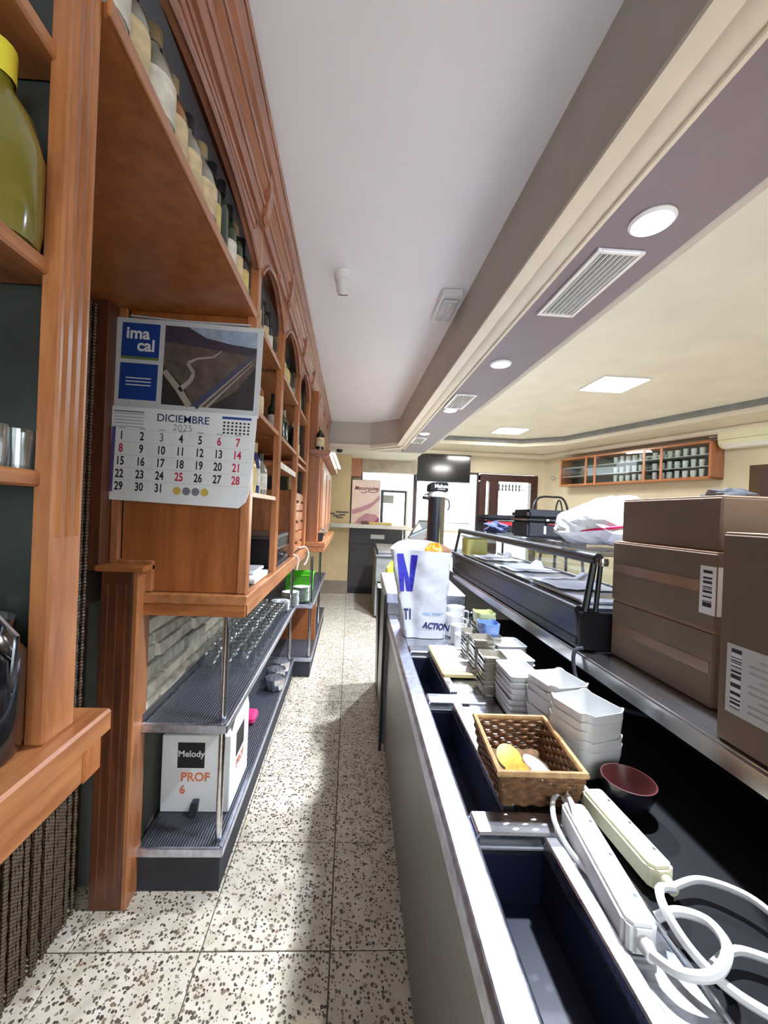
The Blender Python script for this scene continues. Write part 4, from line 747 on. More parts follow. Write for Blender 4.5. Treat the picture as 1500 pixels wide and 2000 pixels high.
solo('pouch', 'small black crumpled pouch on the topmost cardboard box', 'pouch', blob((1.12, 1.16, 1.594), (.06, .05, .021), 5, .3, flat=.002), 'black_fabric', (1.12, 1.16, 1.576), 'C', smooth=True)
solo('wooden_block', 'small reddish wooden block on the large tall cardboard box', 'block', B(.86, .93, .70, .76, 1.4905, 1.515), 'pale_wood', (.9, .73, 1.4905), 'C', bevel=.003)
solo('black_cable', 'black cable hanging off the steel bar edge below the display case', 'cable', MB().tube(spline([(.75, 1.262, 1.085), (.724, 1.262, 1.075), (.716, 1.25, 1.03), (.722, 1.22, .985), (.78, 1.16, .95), (.9, 1.1, .94)]), .006, 8), 'black_rubber', (.73, 1.25, 1.0), 'C', smooth=True)
# ------------------------------------------------------------------ shopping bag
T = thing('shopping_bag', 'white and blue carrier bag with large letter standing on the counter', 'bag', (.33, 2.1, ZT), 'C')
nz = 30; rnd = random.Random(4); NS = 6
def bagring(t):
    z = ZT + .001 + t * .455; s = .86 + .14 * t; cx, cy = .35, 2.11; pts = []
    q = [(.253, 2.005), (.30, 1.992), (.345, 1.994), (.43, 1.992), (.484, 2.01), (.49, 2.08), (.45, 2.20), (.36, 2.24), (.25, 2.22), (.19 + .05 * (1 - t), 2.12)]
    for i, (x, y) in enumerate(q):
        xx = cx + (x - cx) * s - (.075 * t if i == 0 else 0) - (.035 * t if i == 1 else 0); yy = cy + (y - cy) * s + (.022 * t if i in (0, 1) else 0) + (.012 if i == 1 else 0)
        pts.append((xx, yy, z + (0 if t < .95 else [0, .0, -.002, -.004, -.006, .01, .03, .04, .035, .012][i])))
    out = []
    for j, p in enumerate(spline(pts, NS, True)):
        w = .0022 * math.sin(19 * t + j * .35) + .0012 * math.sin(43 * t - j * .62 + 1) * math.sin(7 * t + j * .2) + .0008 * math.sin(83 * t + j * 1.1) + rnd.uniform(-.0012, .0012)
        w *= min(1, t * 8) * (1 if t < .9 else .4)
        d = Vector((p.x - cx, p.y - cy, 0)).normalized(); out.append((p.x + d.x * w, p.y + d.y * w, p.z))
    return out
mb = MB(); rings = [bagring(i / nz) for i in range(nz + 1)]; vs = [p for r in rings for p in r]; fs = []; nn = len(rings[0])
for i in range(nz):
    for k in range(nn): k2 = (k + 1) % nn; fs.append((i * nn + k, i * nn + k2, (i + 1) * nn + k2, (i + 1) * nn + k))
fs.append(tuple(range(nn))[::-1]); mb.add(vs, fs); part(T, 'bag_body', mb, 'bag_white', smooth=True)
bagbvh = BVHTree.FromPolygons([Vector(p) for p in mb.v], mb.f)
def onfront(x, z):  # print follows the front face of the bag
    h = bagbvh.ray_cast(Vector((x, 1.5, z)), Vector((0, 1, 0)))
    return (x, (h[0].y if h[0] else 2.0) - .0025, z)
mb = MB()
def quadprint(mb, a, b, c, d, n=12):
    g = [[None] * (n + 1) for _ in range(n + 1)]
    for i in range(n + 1):
        for j in range(n + 1):
            u_, v_ = i / n, j / n
            x = (a[0] * (1 - u_) + b[0] * u_) * (1 - v_) + (d[0] * (1 - u_) + c[0] * u_) * v_; z = (a[1] * (1 - u_) + b[1] * u_) * (1 - v_) + (d[1] * (1 - u_) + c[1] * u_) * v_
            g[i][j] = onfront(x, z)
    vs = [p for r in g for p in r]; m_ = n + 1
    mb.add(vs, [(i * m_ + j, (i + 1) * m_ + j, (i + 1) * m_ + j + 1, i * m_ + j + 1) for i in range(n) for j in range(n)])
quadprint(mb, (.228, 1.10), (.250, 1.10), (.240, 1.295), (.205, 1.295)); quadprint(mb, (.240, 1.22), (.262, 1.10), (.292, 1.10), (.238, 1.295)); quadprint(mb, (.272, 1.10), (.293, 1.10), (.312, 1.29), (.280, 1.29))
part(T, 'large_letter', mb, 'bag_blue')
mb = MB(); addtext(mb, text('ACTION', .044, .0022, .25), lambda x, y: onfront(.418 + x * .8, .925 + y - .08 * x)); part(T, 'brand_lettering', mb, 'print_navy')
mb = MB(); addtext(mb, text('100%', .02, .0006), lambda x, y: onfront(.365 + x, .99 + y)); quadprint(mb, (.395, .993), (.46, .993), (.46, .997), (.395, .997)); quadprint(mb, (.395, .983), (.44, .983), (.44, .987), (.395, .987)); part(T, 'small_print', mb, 'print_lightblue')
mb = MB(); quadprint(mb, (.262, .955), (.270, .955), (.266, 1.01), (.258, 1.01)); quadprint(mb, (.252, 1.0), (.276, 1.0), (.274, 1.012), (.250, 1.012)); quadprint(mb, (.282, .955), (.290, .955), (.288, 1.012), (.280, 1.012)); part(T, 'side_lettering', mb, 'print_navy')
solo('snack_pack', 'orange snack pack poking out of the carrier bag', 'snack', blob((.415, 2.12, 1.285), (.05, .045, .055), 8, .25), 'orange_pack', (.415, 2.12, 1.23), 'C', smooth=True)
# ------------------------------------------------------------------ wicker basket
T = thing('wicker_basket', 'rectangular wicker basket holding small pots on the counter', 'basket', (.42, .955, .867), 'C')
zb, zt = .868, .945
def bside(p, q, t): return (p[0] + (q[0] - p[0]) * t, p[1] + (q[1] - p[1]) * t)
cb = [(.345, .855), (.505, .855), (.515, 1.055), (.355, 1.055)]; ct = [(.325, .835), (.515, .835), (.535, 1.072), (.343, 1.072)]
wv = MB(); sk = MB()
for s in range(4):
    n = 9 if s % 2 == 0 else 11
    for r in range(8):
        h = (r + .5) / 8; z = zb + h * (zt - zb)
        a = [cb[s][k] + (ct[s][k] - cb[s][k]) * h for k in (0, 1)]; b = [cb[(s + 1) % 4][k] + (ct[(s + 1) % 4][k] - cb[(s + 1) % 4][k]) * h for k in (0, 1)]
        d = Vector((b[0] - a[0], b[1] - a[1], 0)).normalized(); nrm = Vector((d.y, -d.x, 0)); pts = []
        for i in range(n * 2 + 1):
            t = i / (n * 2); off = .0035 * math.sin(math.pi * i / 2 + (math.pi if r % 2 else 0) + math.pi / 2 * 0) ; pts.append((a[0] + (b[0] - a[0]) * t + nrm.x * off, a[1] + (b[1] - a[1]) * t + nrm.y * off, z))
        wv.tube(pts, .0052, 5)
    for i in range(n + 1):
        t = i / n; p = bside(cb[s], cb[(s + 1) % 4], t); q = bside(ct[s], ct[(s + 1) % 4], t); sk.tube([(p[0], p[1], zb), (q[0], q[1], zt)], .0035, 5)
part(T, 'weave', wv, 'basket_weave', smooth=True, kind='stuff'); part(T, 'stakes', sk, 'basket_weave', kind='stuff')
part(T, 'bottom', MB().prism(cb, 'z', zb - .001, zb + .006), 'basket_weave')
part(T, 'rim', MB().tube([(p[0], p[1], zt + .004) for p in ct], .008, 8, closed=True), 'basket_rim')
def pot(label, x, y, z, tx, ty, mat):
    T = thing('jam_pot', label, 'pot', (x, y, z), 'C', group='single-portion pots in the basket', local=True)
    part(T, 'cup', MB().lathe([(.018, 0), (.023, .018), (.0245, .02)], (0, 0, 0), 18), 'jam_body', smooth=True); part(T, 'foil_lid', MB().lathe([(.026, .020), (.0265, .0215), (.001, .0225)], (0, 0, 0), 22), mat, smooth=True); T.scale = (1.15,) * 3
    T.rotation_euler = (tx, ty, .3)
pot('yellow-lidded jam pot leaning at the back of the wicker basket', .383, .945, .905, .55, -.1, 'jam_lid'); pot('orange-lidded jam pot leaning in front of the yellow-lidded one', .382, .895, .902, .6, 0, 'orange_lid'); pot('pale pot beside the jam pots in the wicker basket', .437, .925, .892, .2, .3, 'jam_body'); pot('white pot at the front right in the wicker basket', .447, .882, .89, .1, .1, 'white_plastic')
pot('pink sachet-sized pot at the bottom of the wicker basket', .40, .90, .874, 0, 0, 'jam_body')
# ------------------------------------------------------------------ tray, crockery
T = thing('shallow_tray', 'yellowish tray lined with white paper between the counter wells', 'tray', (.45, 1.67, .867), 'C')
part(T, 'tray', MB().prism([(.36, .867), (.54, .867), (.553, .885), (.347, .885)], 'y', 1.515, 1.835), 'tray_yellow', .004); part(T, 'paper_liner', B(.355, .515, 1.53, 1.83, .8855, .888), 'white_paper', .001)
def rrect(w, d, r, n=5):
    pts = []
    for cx, cy, a0 in ((w / 2 - r, d / 2 - r, 0), (-w / 2 + r, d / 2 - r, 90), (-w / 2 + r, -d / 2 + r, 180), (w / 2 - r, -d / 2 + r, 270)):
        for i in range(n + 1): a = math.radians(a0 + 90 * i / n); pts.append((cx + r * math.cos(a), cy + r * math.sin(a), a))
    return pts
def dish(w, d, h, r, flare, mat, wave=0.0, th=.004):
    prof = [(1 - flare, 0, 0), (1 - flare * .45, h * .35, 0), (1 - flare * .1, h * .8, .5), (1, h, 1), (1 - .035, h, 1), (1 - flare * .3 - .045, h * .55, .4), (1 - flare - .05, th, 0), (.02, th, 0)]
    out = rrect(w, d, r); n = len(out); vs = []; fs = []
    for s, z, k in prof:
        for x, y, a in out: vs.append((x * s, y * s, z + wave * k * (.5 - .5 * math.cos(4 * math.atan2(y / d, x / w)))))
    for i in range(len(prof) - 1):
        for k in range(n): k2 = (k + 1) % n; fs.append((i * n + k, i * n + k2, (i + 1) * n + k2, (i + 1) * n + k))
    fs.append(tuple(range(n))[::-1]); fs.append(tuple(range((len(prof) - 1) * n, len(prof) * n)))
    return MB().add(vs, fs).mesh('dish', mat, smooth=True)
def stack(name, me, n, dz, u, v, z, label, cat, jit=.002, rz=0.0):
    for i in range(n):
        lab = label if i < n - 1 or n == 1 else label.replace(' in the', ' on top of the', 1)
        solo(name, lab, cat, me, None, (u + random.uniform(-jit, jit), v + random.uniform(-jit, jit), z + i * dz), 'C', rz=rz + random.uniform(-.03, .03), group=label[label.find(' in the') + 4:])
D = .859
wave = dish(.130, .130, .046, .022, .30, 'white_porcelain', .040, th=.003); stack('wavy_bowl', wave, 5, .022, .612, 1.005, D, 'white wavy-rimmed bowl in the stack nearest the wicker basket', 'bowl', rz=.3); stack('wavy_bowl', wave, 5, .022, .612, 1.155, D, 'white wavy-rimmed bowl in the stack beside the rectangular dishes', 'bowl', rz=.2)
rect = dish(.105, .15, .032, .012, .16, 'white_porcelain'); stack('rectangular_dish', rect, 7, .0185, .550, 1.285, D, 'white rectangular dish in the deep stack beside the wavy bowls', 'dish')
sq = dish(.125, .125, .018, .014, .10, 'white_porcelain'); stack('square_plate', sq, 7, .017, .605, 1.475, D, 'white square plate in the stack with a blank white top', 'plate', rz=.05); stack('square_plate', sq, 7, .017, .645, 1.63, D, 'white square plate in the farther stack under the bar edge', 'plate')
gd = dish(.085, .095, .026, .012, .15, 'dish_grey')
stack('small_dish', gd, 8, .0165, .508, 1.42, D, 'small grey dish in the stack left of the square plates', 'dish'); stack('small_dish', gd, 9, .0165, .515, 1.56, D, 'small grey dish in the stack behind the paper-lined tray', 'dish'); stack('small_dish', gd, 8, .0165, .52, 1.70, D, 'small grey dish in the stack near the mugs', 'dish')
wv2 = dish(.09, .09, .04, .02, .2, 'bowl_olive', .015); stack('olive_bowl', wv2, 2, .02, .60, 1.80, .99, 'olive wavy bowl in the pair on the crockery pile', 'bowl'); stack('patterned_bowl', dish(.085, .085, .04, .02, .2, 'bowl_blue', .015), 2, .02, .585, 1.70, .97, 'blue wavy bowl in the pair on the crockery pile', 'bowl')
stack('pile_dish', dish(.10, .10, .03, .012, .15, 'dish_grey'), 9, .0145, .60, 1.80, D, 'grey dish in the pile under the olive bowls', 'dish'); stack('pile_dish', dish(.095, .095, .03, .012, .15, 'dish_grey'), 8, .0145, .585, 1.695, D, 'grey dish in the pile under the blue bowls', 'dish')
def mug(label, u, v, z, r=.04, h=.085):
    T = thing('mug', label, 'mug', (u, v, z), 'C', group='white mugs behind the carrier bag', local=True)
    part(T, 'body', MB().lathe([(r * .8, 0), (r, .008), (r, h), (r - .004, h), (r - .005, .01), (.001, .008)], (0, 0, 0), 22), 'white_porcelain', smooth=True)
    part(T, 'handle', MB().tube(spline([(r - .002, 0, h * .8), (r + .022, 0, h * .75), (r + .022, 0, h * .3), (r - .002, 0, h * .2)], 5), .005, 6), 'white_porcelain', smooth=True)
mug('white mug nearest the small grey dishes', .515, 1.83, D); mug('white mug second from the small grey dishes', .525, 1.95, D, h=.095); mug('white mug half behind the carrier bag', .53, 2.08, D, .046, .115); mug('white mug behind the others beside the carrier bag', .57, 2.2, D, .05, .13)
solo('ladle_knob', 'black ball-topped stopper standing behind the mugs', 'stopper', MB().lathe([(.012, 0), (.012, .10), (.008, .11), (.018, .118), (.022, .135), (.018, .152), (.001, .158)], (0, 0, 0), 16), 'black_gloss', (.60, 1.98, D), 'C', smooth=True, local=True)
T = thing('clay_bowl', 'dark round bowl with reddish rim in the shade beside the basket', 'bowl', (.632, .868, D), 'C', local=True); T.scale = (.85,) * 3; part(T, 'outside', MB().lathe([(.03, 0), (.05, .02), (.062, .055), (.0645, .075)], (0, 0, 0), 28, cap=False), 'bowl_navy', smooth=True); part(T, 'inside', MB().lathe([(.0645, .075), (.061, .0755), (.055, .05), (.04, .015), (.001, .012)], (0, 0, 0), 28, cap=False), 'terracotta', smooth=True)
# ------------------------------------------------------------------ power strips
def pstrip(label, a, b, w, h, mat, z, tilt=0.0):
    d = Vector((b[0] - a[0], b[1] - a[1], 0)); L = d.length; ang = math.atan2(d.y, d.x)
    T = thing('power_strip', label, 'power strip', (a[0], a[1], z), 'C', rz=ang, local=True)
    T.rotation_euler.rotate_axis('Y', -tilt)
    part(T, 'housing', MB().prism([(0, -w / 2 + .006), (.008, -w / 2), (L - .012, -w / 2), (L, -w / 2 + .01), (L, w / 2 - .01), (L - .012, w / 2), (.008, w / 2), (0, w / 2 - .006)], 'z', 0, h), mat, .005, seg=2)
    part(T, 'cable_boot', MB().tube([(L - .004, 0, h * .5), (L + .02, 0, h * .5)], [.013, .009], 10), mat, smooth=True)
    for x in (.2, .5, .8): part(T, 'screw', MB().lathe([(.003, h), (.003, h + .0006)], (x * L, w * .28, 0), 8), 'steel_dark')
    return T
pstrip('white power strip lying along the counter edge', (.475, .815), (.445, .565), .050, .046, 'white_plastic', D + .001); pstrip('cream power strip lying beside the white one', (.545, .865), (.555, .665), .050, .040, 'cream_plastic', D + .004)
def cable(label, pts, r=.0055, mat='white_plastic'):
    c = pts[0]; solo('power_cable', label, 'cable', MB().tube(spline(pts, 7), r, 8), mat, c, 'C', smooth=True)
cable('white cable looping ahead of the white power strip', [(.475, .825, .885), (.468, .85, .895), (.445, .835, .895), (.425, .79, .885), (.425, .74, .874), (.437, .70, .868), (.445, .68, .867)])
cable('white cable curling between the two power strips', [(.545, .87, .885), (.535, .895, .895), (.505, .89, .90), (.485, .86, .896), (.466, .80, .912), (.455, .76, .90), (.447, .72, .875)])
cable('thick white cable coiled at the near end of the power strips', [(.443, .548, .885), (.46, .52, .892), (.50, .512, .90), (.54, .535, .91), (.55, .575, .905), (.52, .595, .90), (.49, .60, .885)], .007)
cable('white cable running from the strips towards the right edge', [(.556, .648, .885), (.51, .62, .91), (.487, .575, .915), (.495, .53, .90), (.53, .495, .885), (.60, .47, .875), (.72, .47, .87)], .0065)
cable('grey cable loop lying in the shadow by the cream strip', [(.56, .655, .88), (.62, .665, .885), (.67, .63, .89), (.68, .58, .885), (.64, .545, .88), (.58, .56, .88), (.53, .545, .875)], .006, 'pale_card')
# ------------------------------------------------------------------ beyond: unit, tap tower, far showcase, far cabinet
T = thing('ice_bin', 'low stainless ice bin beyond the carrier bag', 'ice bin', (.4, 2.75, 0), 'C'); part(T, 'cabinet', B(.20, .70, 2.462, 3.1, 0.04, .93), 'steel_front', .004); part(T, 'lid', MB().prism([(2.46, .93), (3.1, .93), (3.1, 1.03), (2.46, 1.0)], 'x', .19, .70), 'steel_rim', .006); part(T, 'corner_post', B(.18, .198, 2.45, 2.475, 0.0, .985), 'black_plastic', .003)
T = thing('beer_tower', 'black and silver beer tap tower behind the carrier bag', 'tap', (.65, 3.28, .86), 'C')
u0, v0 = .652, 3.28
part(T, 'column', MB().lathe([(.07, .86), (.07, 1.66)], (u0, v0, 0), 28), 'steel_bar', smooth=True)
mb = MB(); 
for k in range(11):
    a0, a1 = math.radians(150 + k * 12), math.radians(150 + (k + 1) * 12); rr = .0725
    mb.add([(u0 + rr * math.cos(a0), v0 + rr * math.sin(a0), .87), (u0 + rr * math.cos(a1), v0 + rr * math.sin(a1), .87), (u0 + rr * math.cos(a1), v0 + rr * math.sin(a1), 1.655), (u0 + rr * math.cos(a0), v0 + rr * math.sin(a0), 1.655)], [(0, 1, 2, 3)])
part(T, 'black_front', mb, 'black_plastic', smooth=True); part(T, 'collar', MB().lathe([(.074, 1.655), (.078, 1.665), (.078, 1.695), (.074, 1.70)], (u0, v0, 0), 28), 'white_plastic', smooth=True)
cp = part(T, 'cap', MB().prism([(u0 - .078, 1.70), (u0 + .078, 1.70), (u0 + .078, 1.765), (u0 + .06, 1.782), (u0 - .06, 1.775), (u0 - .078, 1.755)], 'y', v0 - .08, v0 + .07), 'black_rough', .006)
mb = MB(); addtext(mb, text('Mahou', .042, .0012), lambda x, y: (u0 + .02 + x, v0 - .0815, 1.742 + y)); part(cp, 'brand_lettering', mb, 'white_paper')
mb = MB()
for k in range(5): mb.box(u0 - .01 + k * .013, u0 - .003 + k * .013, v0 - .0815, v0 - .081, 1.714, 1.720)
part(cp, 'brand_dots', mb, 'white_paper')
sp = part(T, 'spout', MB().tube([(u0 - .06, v0 - .02, 1.64), (u0 - .125, v0 - .05, 1.645)], .014, 8), 'black_plastic', smooth=True); part(sp, 'spout_lever', MB().tube([(u0 - .07, v0 - .03, 1.675), (u0 - .115, v0 - .05, 1.668)], .008, 8), 'chrome')
part(T, 'hose', MB().tube(spline([(u0 + .07, v0, 1.645), (u0 + .10, v0, 1.63), (u0 + .108, v0, 1.58), (u0 + .095, v0, 1.545)]), .007, 6), 'black_rubber', smooth=True)
T = thing('heated_showcase', 'slanted steel-framed countertop showcase behind the tap tower', 'showcase', (.85, 4.6, 1.071), 'C')
part(T, 'base', MB().prism([(4.05, 1.071), (5.3, 1.071), (5.3, 1.16), (4.05, 1.16)], 'x', .66, 1.15), 'steel_dark', .005); part(T, 'back_box', MB().prism([(.66, 1.16), (1.15, 1.16), (1.15, 1.42), (.82, 1.42)], 'y', 5.27, 5.3), 'steel')
part(T, 'front_glass', MB().prism([(.66, 1.16), (.665, 1.16), (.825, 1.42), (.82, 1.42)], 'y', 4.05, 5.27), 'glass')
for v in (4.05, 5.26): part(T, 'end_frame', MB().tube([(.66, v, 1.16), (.82, v, 1.42), (1.15, v, 1.42), (1.15, v, 1.16)], .013, 8), 'chrome', smooth=True)
part(T, 'top_rail', MB().tube([(.82, 4.05, 1.43), (.82, 5.3, 1.43)], .018, 8), 'chrome', smooth=True); part(T, 'bottom_rail', MB().tube([(.66, 4.05, 1.16), (.66, 5.3, 1.16)], .018, 8), 'chrome', smooth=True); part(T, 'top_plate', B(.82, 1.15, 4.05, 5.3, 1.425, 1.44), 'steel', .003)
T = thing('grey_cabinet', 'light grey low cabinet beyond the ice bin at the aisle end', 'cabinet', (.7, 6.1, 0), 'C'); part(T, 'body', B(.27, .76, 5.55, 6.7, .03, .88), 'grey_cabinet', .006); part(T, 'drainer_top', B(.26, .77, 5.53, 6.72, .88, .90), 'steel', .004); part(T, 'foot', B(.28, .33, 5.56, 5.61, 0, .03), 'black_rubber')
for k in range(5): solo('baking_rack', f'{ordn(k)} metal rack from the camera on the light grey cabinet', 'rack', MB().box(.29, .66, 5.6 + k * .2, 5.74 + k * .2, .901, .945 + .012 * k), 'foil', (.48, 5.67 + k * .2, .901), 'C', group='metal racks on the grey cabinet', bevel=.01)
solo('yellow_cloth', 'yellow cloth hanging over the black bin beside the carrier bag', 'cloth', blob((.30, 3.3, .98), (.06, .05, .10), 9, .3), 'yellow', (.30, 3.3, .93), 'C', smooth=True)
T = thing('black_bin', 'black bin standing past the ice bin', 'bin', (.3, 3.3, 0), 'C'); part(T, 'bucket', MB().prism([(.20, 0), (.42, 0), (.44, .88), (.18, .88)], 'y', 3.16, 3.46), 'black_plastic', .01); part(T, 'rim', MB().tube([(.175, 3.155, .885), (.445, 3.155, .885), (.445, 3.465, .885), (.175, 3.465, .885)], .01, 6, closed=True), 'black_plastic')
# far cross counter with marble top
T = thing('cross_counter', 'dark far counter with white marble top closing the aisle', 'counter', (.4, 7.3, 0)); part(T, 'body', B(.01, 1.0, 7.2, 7.5, 0, 1.2), 'dark_counter', .004); part(T, 'top', MB().prism([(-.34, 6.96), (1.1, 6.96), (1.1, 7.53), (.01, 7.53), (.01, 7.1), (-.34, 7.1)], 'z', 1.215, 1.285), 'marble_white', .006); part(T, 'panel_door', B(.02, .46, 7.185, 7.2, .12, .92), 'dark_counter', .006); part(T, 'kick', B(-.01, .99, 7.19, 7.2, 0, .1), 'black_rubber')
s = part(T, 'socket_plate', B(.40, .66, 7.182, 7.199, 1.02, 1.10), 'white_plastic', .004)
for x in (.45, .53, .61): part(s, 'socket', MB().lathe([(.028, 0), (.028, .002)], (0, 0, 0), 14), 'pale_card').location = (x - T.location.x + 0, 7.18 - T.location.y, 1.06)
solo('newspaper', 'yellow folded paper lying on the far marble counter', 'paper', B(.35, .78, 7.05, 7.3, 1.2865, 1.33), 'label_yellow', (.55, 7.15, 1.2865), bevel=.006)
solo('till_roll', 'small brown box on the far marble counter below the banner', 'box', B(.22, .34, 7.1, 7.25, 1.2865, 1.345), 'wood_dark', (.28, 7.15, 1.2865), bevel=.004)
T = thing('ice_cream_freezer', 'upright ice-cream freezer with pink wave banner at the far end', 'freezer', (.28, 7.6, 0)); part(T, 'body', B(.01, .58, 7.56, 7.79, 0, 2.14), 'black_plastic', .006); part(T, 'banner', B(.03, .575, 7.553, 7.56, 1.20, 2.13), 'banner_pink')
yb = 7.5505
part(T, 'banner_wave', MB().poly([(.04, yb, 1.55), (.2, yb, 1.60), (.42, yb, 1.70), (.572, yb, 1.85), (.572, yb, 1.76), (.40, yb, 1.60), (.2, yb, 1.50), (.04, yb, 1.46)]), 'banner_rose'); part(T, 'banner_wave', MB().poly([(.06, yb, 1.22), (.16, yb, 1.38), (.33, yb, 1.49), (.5, yb, 1.47), (.572, yb, 1.4), (.572, yb, 1.22)]), 'banner_rose'); part(T, 'banner_corner', MB().poly([(.46, yb - .001, 1.30), (.572, yb - .001, 1.42), (.572, yb - .001, 1.27)]), 'banner_magenta')
mb = MB(); addtext(mb, text('Menorquina', .105, .0022, .3, sx=.88), lambda x, y: (.30 + x, yb - .0006, 1.97 + y)); mb.tube(spline([(.20, yb, 1.89), (.28, yb, 1.885), (.34, yb, 1.91), (.45, yb, 1.89), (.53, yb, 1.92), (.54, yb, 1.99)], 5), .006, 4); part(T, 'banner_lettering', mb, 'banner_text')
T = thing('frosted_shell', 'bright open-backed frosted panel with grey note beside the pink banner', 'glazed panel', (.88, 7.65, 0)); part(T, 'side', B(.60, .615, 7.60, 7.78, 0, 1.95), 'grey_cabinet', .003); part(T, 'side', B(1.10, 1.14, 7.60, 7.78, 0, 1.95), 'white_plastic', .003); part(T, 'top', B(.60, 1.14, 7.60, 7.78, 1.95, 1.97), 'white_plastic', .003); part(T, 'base', B(.60, 1.14, 7.60, 7.78, 0, .3), 'grey_cabinet', .003)  # open-backed frame and frosted pane, shaped so window light glows through
frame_rect(T, 'door_seal', .615, 1.10, .3, 1.95, 7.59, 7.61, .035, 'black_plastic', .002); part(T, 'door_panel', B(.64, 1.07, 7.594, 7.60, .33, 1.92), 'frost_film'); part(T, 'note', B(.65, .85, 7.580, 7.584, 1.70, 1.86), 'grey_cabinet')
# ================================================================== DINING SIDE
T = thing('television', 'black wall television above the far windows', 'television', (1.85, 7.7, 2.2)); part(T, 'casing', B(1.29, 2.37, 7.66, 7.72, 2.17, 2.76), 'black_plastic', .008); part(T, 'screen', B(1.305, 2.355, 7.654, 7.661, 2.19, 2.745), 'black_gloss'); part(T, 'bracket', B(1.7, 1.95, 7.72, 7.8, 2.45, 2.65), 'black_plastic')
def RB(*a): return MB().box(*a)
T = thing('wall_cabinet', 'long glazed wooden wall cabinet of glassware on the right wall', 'cabinet', (1.8, -.15, 2.13), 'R')
s0, s1 = .62, 2.97; z0, z1 = 2.135, 2.64; yo = -.30
part(T, 'back', RB(s0, s1, -.02, -.004, z0, z1), 'slate_back'); part(T, 'top', RB(s0, s1, yo, -.004, z1 - .03, z1), 'wood_x', .003); part(T, 'bottom', RB(s0, s1, yo, -.004, z0, z0 + .03), 'wood_x', .003); part(T, 'side', RB(s0, s0 + .03, yo, -.004, z0, z1), 'pale_wood', .003); part(T, 'side', RB(s1 - .03, s1, yo, -.004, z0, z1), 'pale_wood', .003)
for s in (1.15, 1.32, 2.12, 2.36): part(T, 'mullion', RB(s - .018, s + .018, yo - .004, yo + .012, z0, z1), 'pale_wood', .002)
for z in (2.30, 2.46): part(T, 'glass_shelf', RB(s0 + .03, s1 - .03, yo + .03, -.02, z, z + .008), 'clear_lens')
part(T, 'pane', RB(s0 + .03, s1 - .03, yo, yo + .004, z0 + .03, z1 - .03), 'glass')
cupm = MB().lathe([(.028, 0), (.034, .06), (.035, .10), (.031, .10), (.028, .02), (.001, .015)], (0, 0, 0), 12).mesh('cup', 'white_porcelain', smooth=True); gl = MB().lathe([(.025, 0), (.032, .11), (.03, .11), (.022, .01), (.001, .01)], (0, 0, 0), 12).mesh('glass_cup', 'clear_lens', smooth=True)
for r, z in enumerate((2.1655, 2.3085, 2.4685)):
    for k in range(13):
        s = 1.62 + k * .1
        if abs(s - 2.12) < .03 or abs(s - 2.36) < .03: continue
        solo('cup' if (k + r) % 3 else 'tumbler', f'{"white cup" if (k + r) % 3 else "clear glass"} on the {["bottom", "middle", "top"][r]} shelf of the wall cabinet', 'cup' if (k + r) % 3 else 'glass', cupm if (k + r) % 3 else gl, None, (s, -.20, z), 'R', group=f'cups on the {["bottom", "middle", "top"][r]} shelf of the wall cabinet')
T = thing('air_conditioner', 'cream split air conditioner high on the right wall', 'air conditioner', (3.5, -.12, 2.53), 'R'); part(T, 'body', MB().prism([(-.004, 2.53), (-.16, 2.53), (-.22, 2.58), (-.235, 2.70), (-.215, 2.82), (-.15, 2.85), (-.004, 2.85)], 'x', 2.99, 3.9), 'cream_plastic', .012, True, seg=2); part(T, 'flap', MB().prism([(-.06, 2.527), (-.165, 2.527), (-.215, 2.572), (-.21, 2.578), (-.16, 2.535), (-.06, 2.535)], 'x', 3.03, 3.86), 'white_plastic'); part(T, 'front_seam', RB(3.0, 3.89, -.2375, -.236, 2.63, 2.634), 'print_grey')
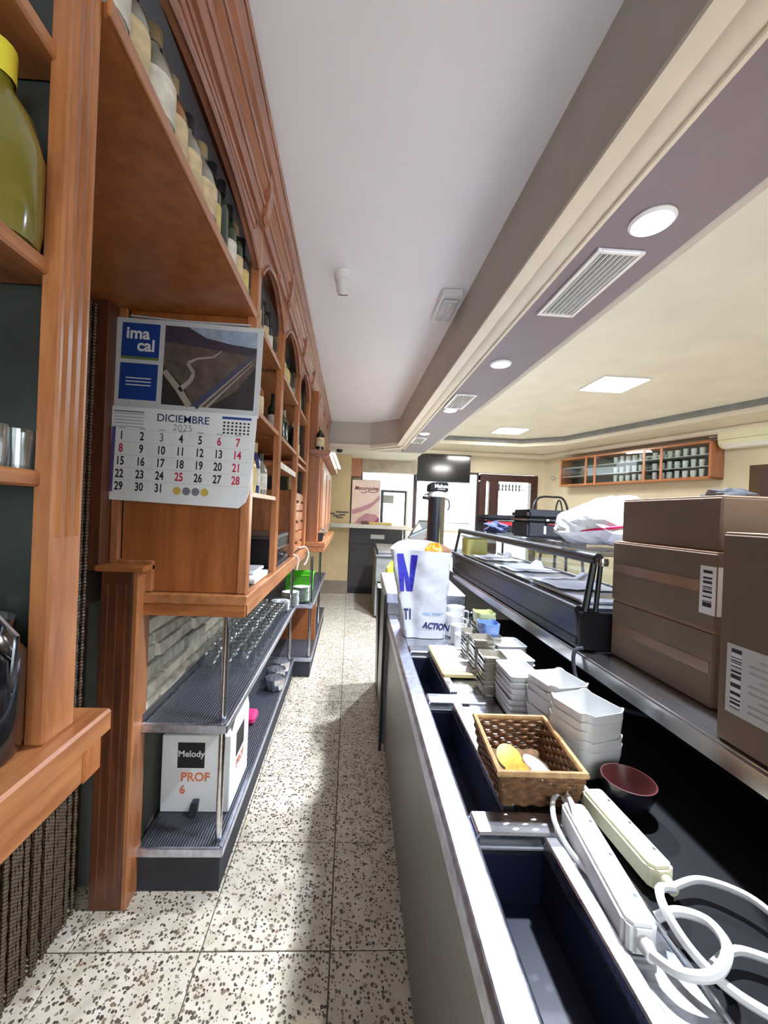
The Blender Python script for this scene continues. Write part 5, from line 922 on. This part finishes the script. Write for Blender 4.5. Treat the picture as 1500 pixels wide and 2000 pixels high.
solo('junction_box', 'small white junction box above the right end of the wall cabinet', 'junction box', RB(2.84, 2.95, -.12, -.004, 2.70, 2.86), 'white_plastic', (2.9, -.06, 2.7), 'R', bevel=.008)
solo('wall_sconce', 'small round chrome wall light beside the far corner', 'wall light', MB().lathe([(.02, -.03), (.04, -.015), (.045, 0), (.04, .015), (.02, .03)], (.24, -.05, 2.34), 16), 'chrome', (.24, -.05, 2.34), 'R', smooth=True)
T = thing('round_table', 'round dining table beyond the bar with a chair standing on it', 'table', (1.66, 3.2, 0)); part(T, 'table_top', MB().lathe([(.36, .75), (.37, .76), (.37, .775), (.36, .78)], (1.78, 3.2, 0), 36), 'pale_wood'); part(T, 'pedestal', MB().lathe([(.22, 0), (.2, .02), (.035, .05), (.03, .75)], (1.78, 3.2, 0), 20), 'black_plastic', smooth=True)
T = thing('bentwood_chair', 'black bentwood chair back rising above the black cases', 'chair', (1.72, 3.2, .781)); cx, cy, cz = 1.78, 3.22, .781
part(T, 'seat', MB().lathe([(.19, cz + .44), (.2, cz + .45), (.2, cz + .465), (.18, cz + .475)], (cx, cy - .03, 0), 26), 'black_plastic', smooth=True)
for a in (.8, 2.35, 3.95, 5.5): part(T, 'leg', MB().tube([(cx + .16 * math.cos(a), cy - .03 + .16 * math.sin(a), cz + .45), (cx + .2 * math.cos(a), cy - .03 + .2 * math.sin(a), cz)], .012, 8), 'black_plastic', smooth=True)
part(T, 'back_hoop', MB().tube(spline([(cx - .16, cy + .12, cz + .45), (cx - .165, cy + .16, cz + .75), (cx - .11, cy + .18, cz + .905), (cx + .03, cy + .185, cz + .925), (cx + .125, cy + .18, cz + .905), (cx + .165, cy + .16, cz + .75), (cx + .16, cy + .12, cz + .45)]), .010, 8), 'black_plastic', smooth=True)
part(T, 'inner_hoop', MB().tube(spline([(cx + .03, cy + .12, cz + .45), (cx + .04, cy + .155, cz + .75), (cx + .07, cy + .175, cz + .885), (cx + .10, cy + .175, cz + .87), (cx + .115, cy + .155, cz + .7), (cx + .11, cy + .12, cz + .45)]), .007, 8), 'black_plastic', smooth=True)
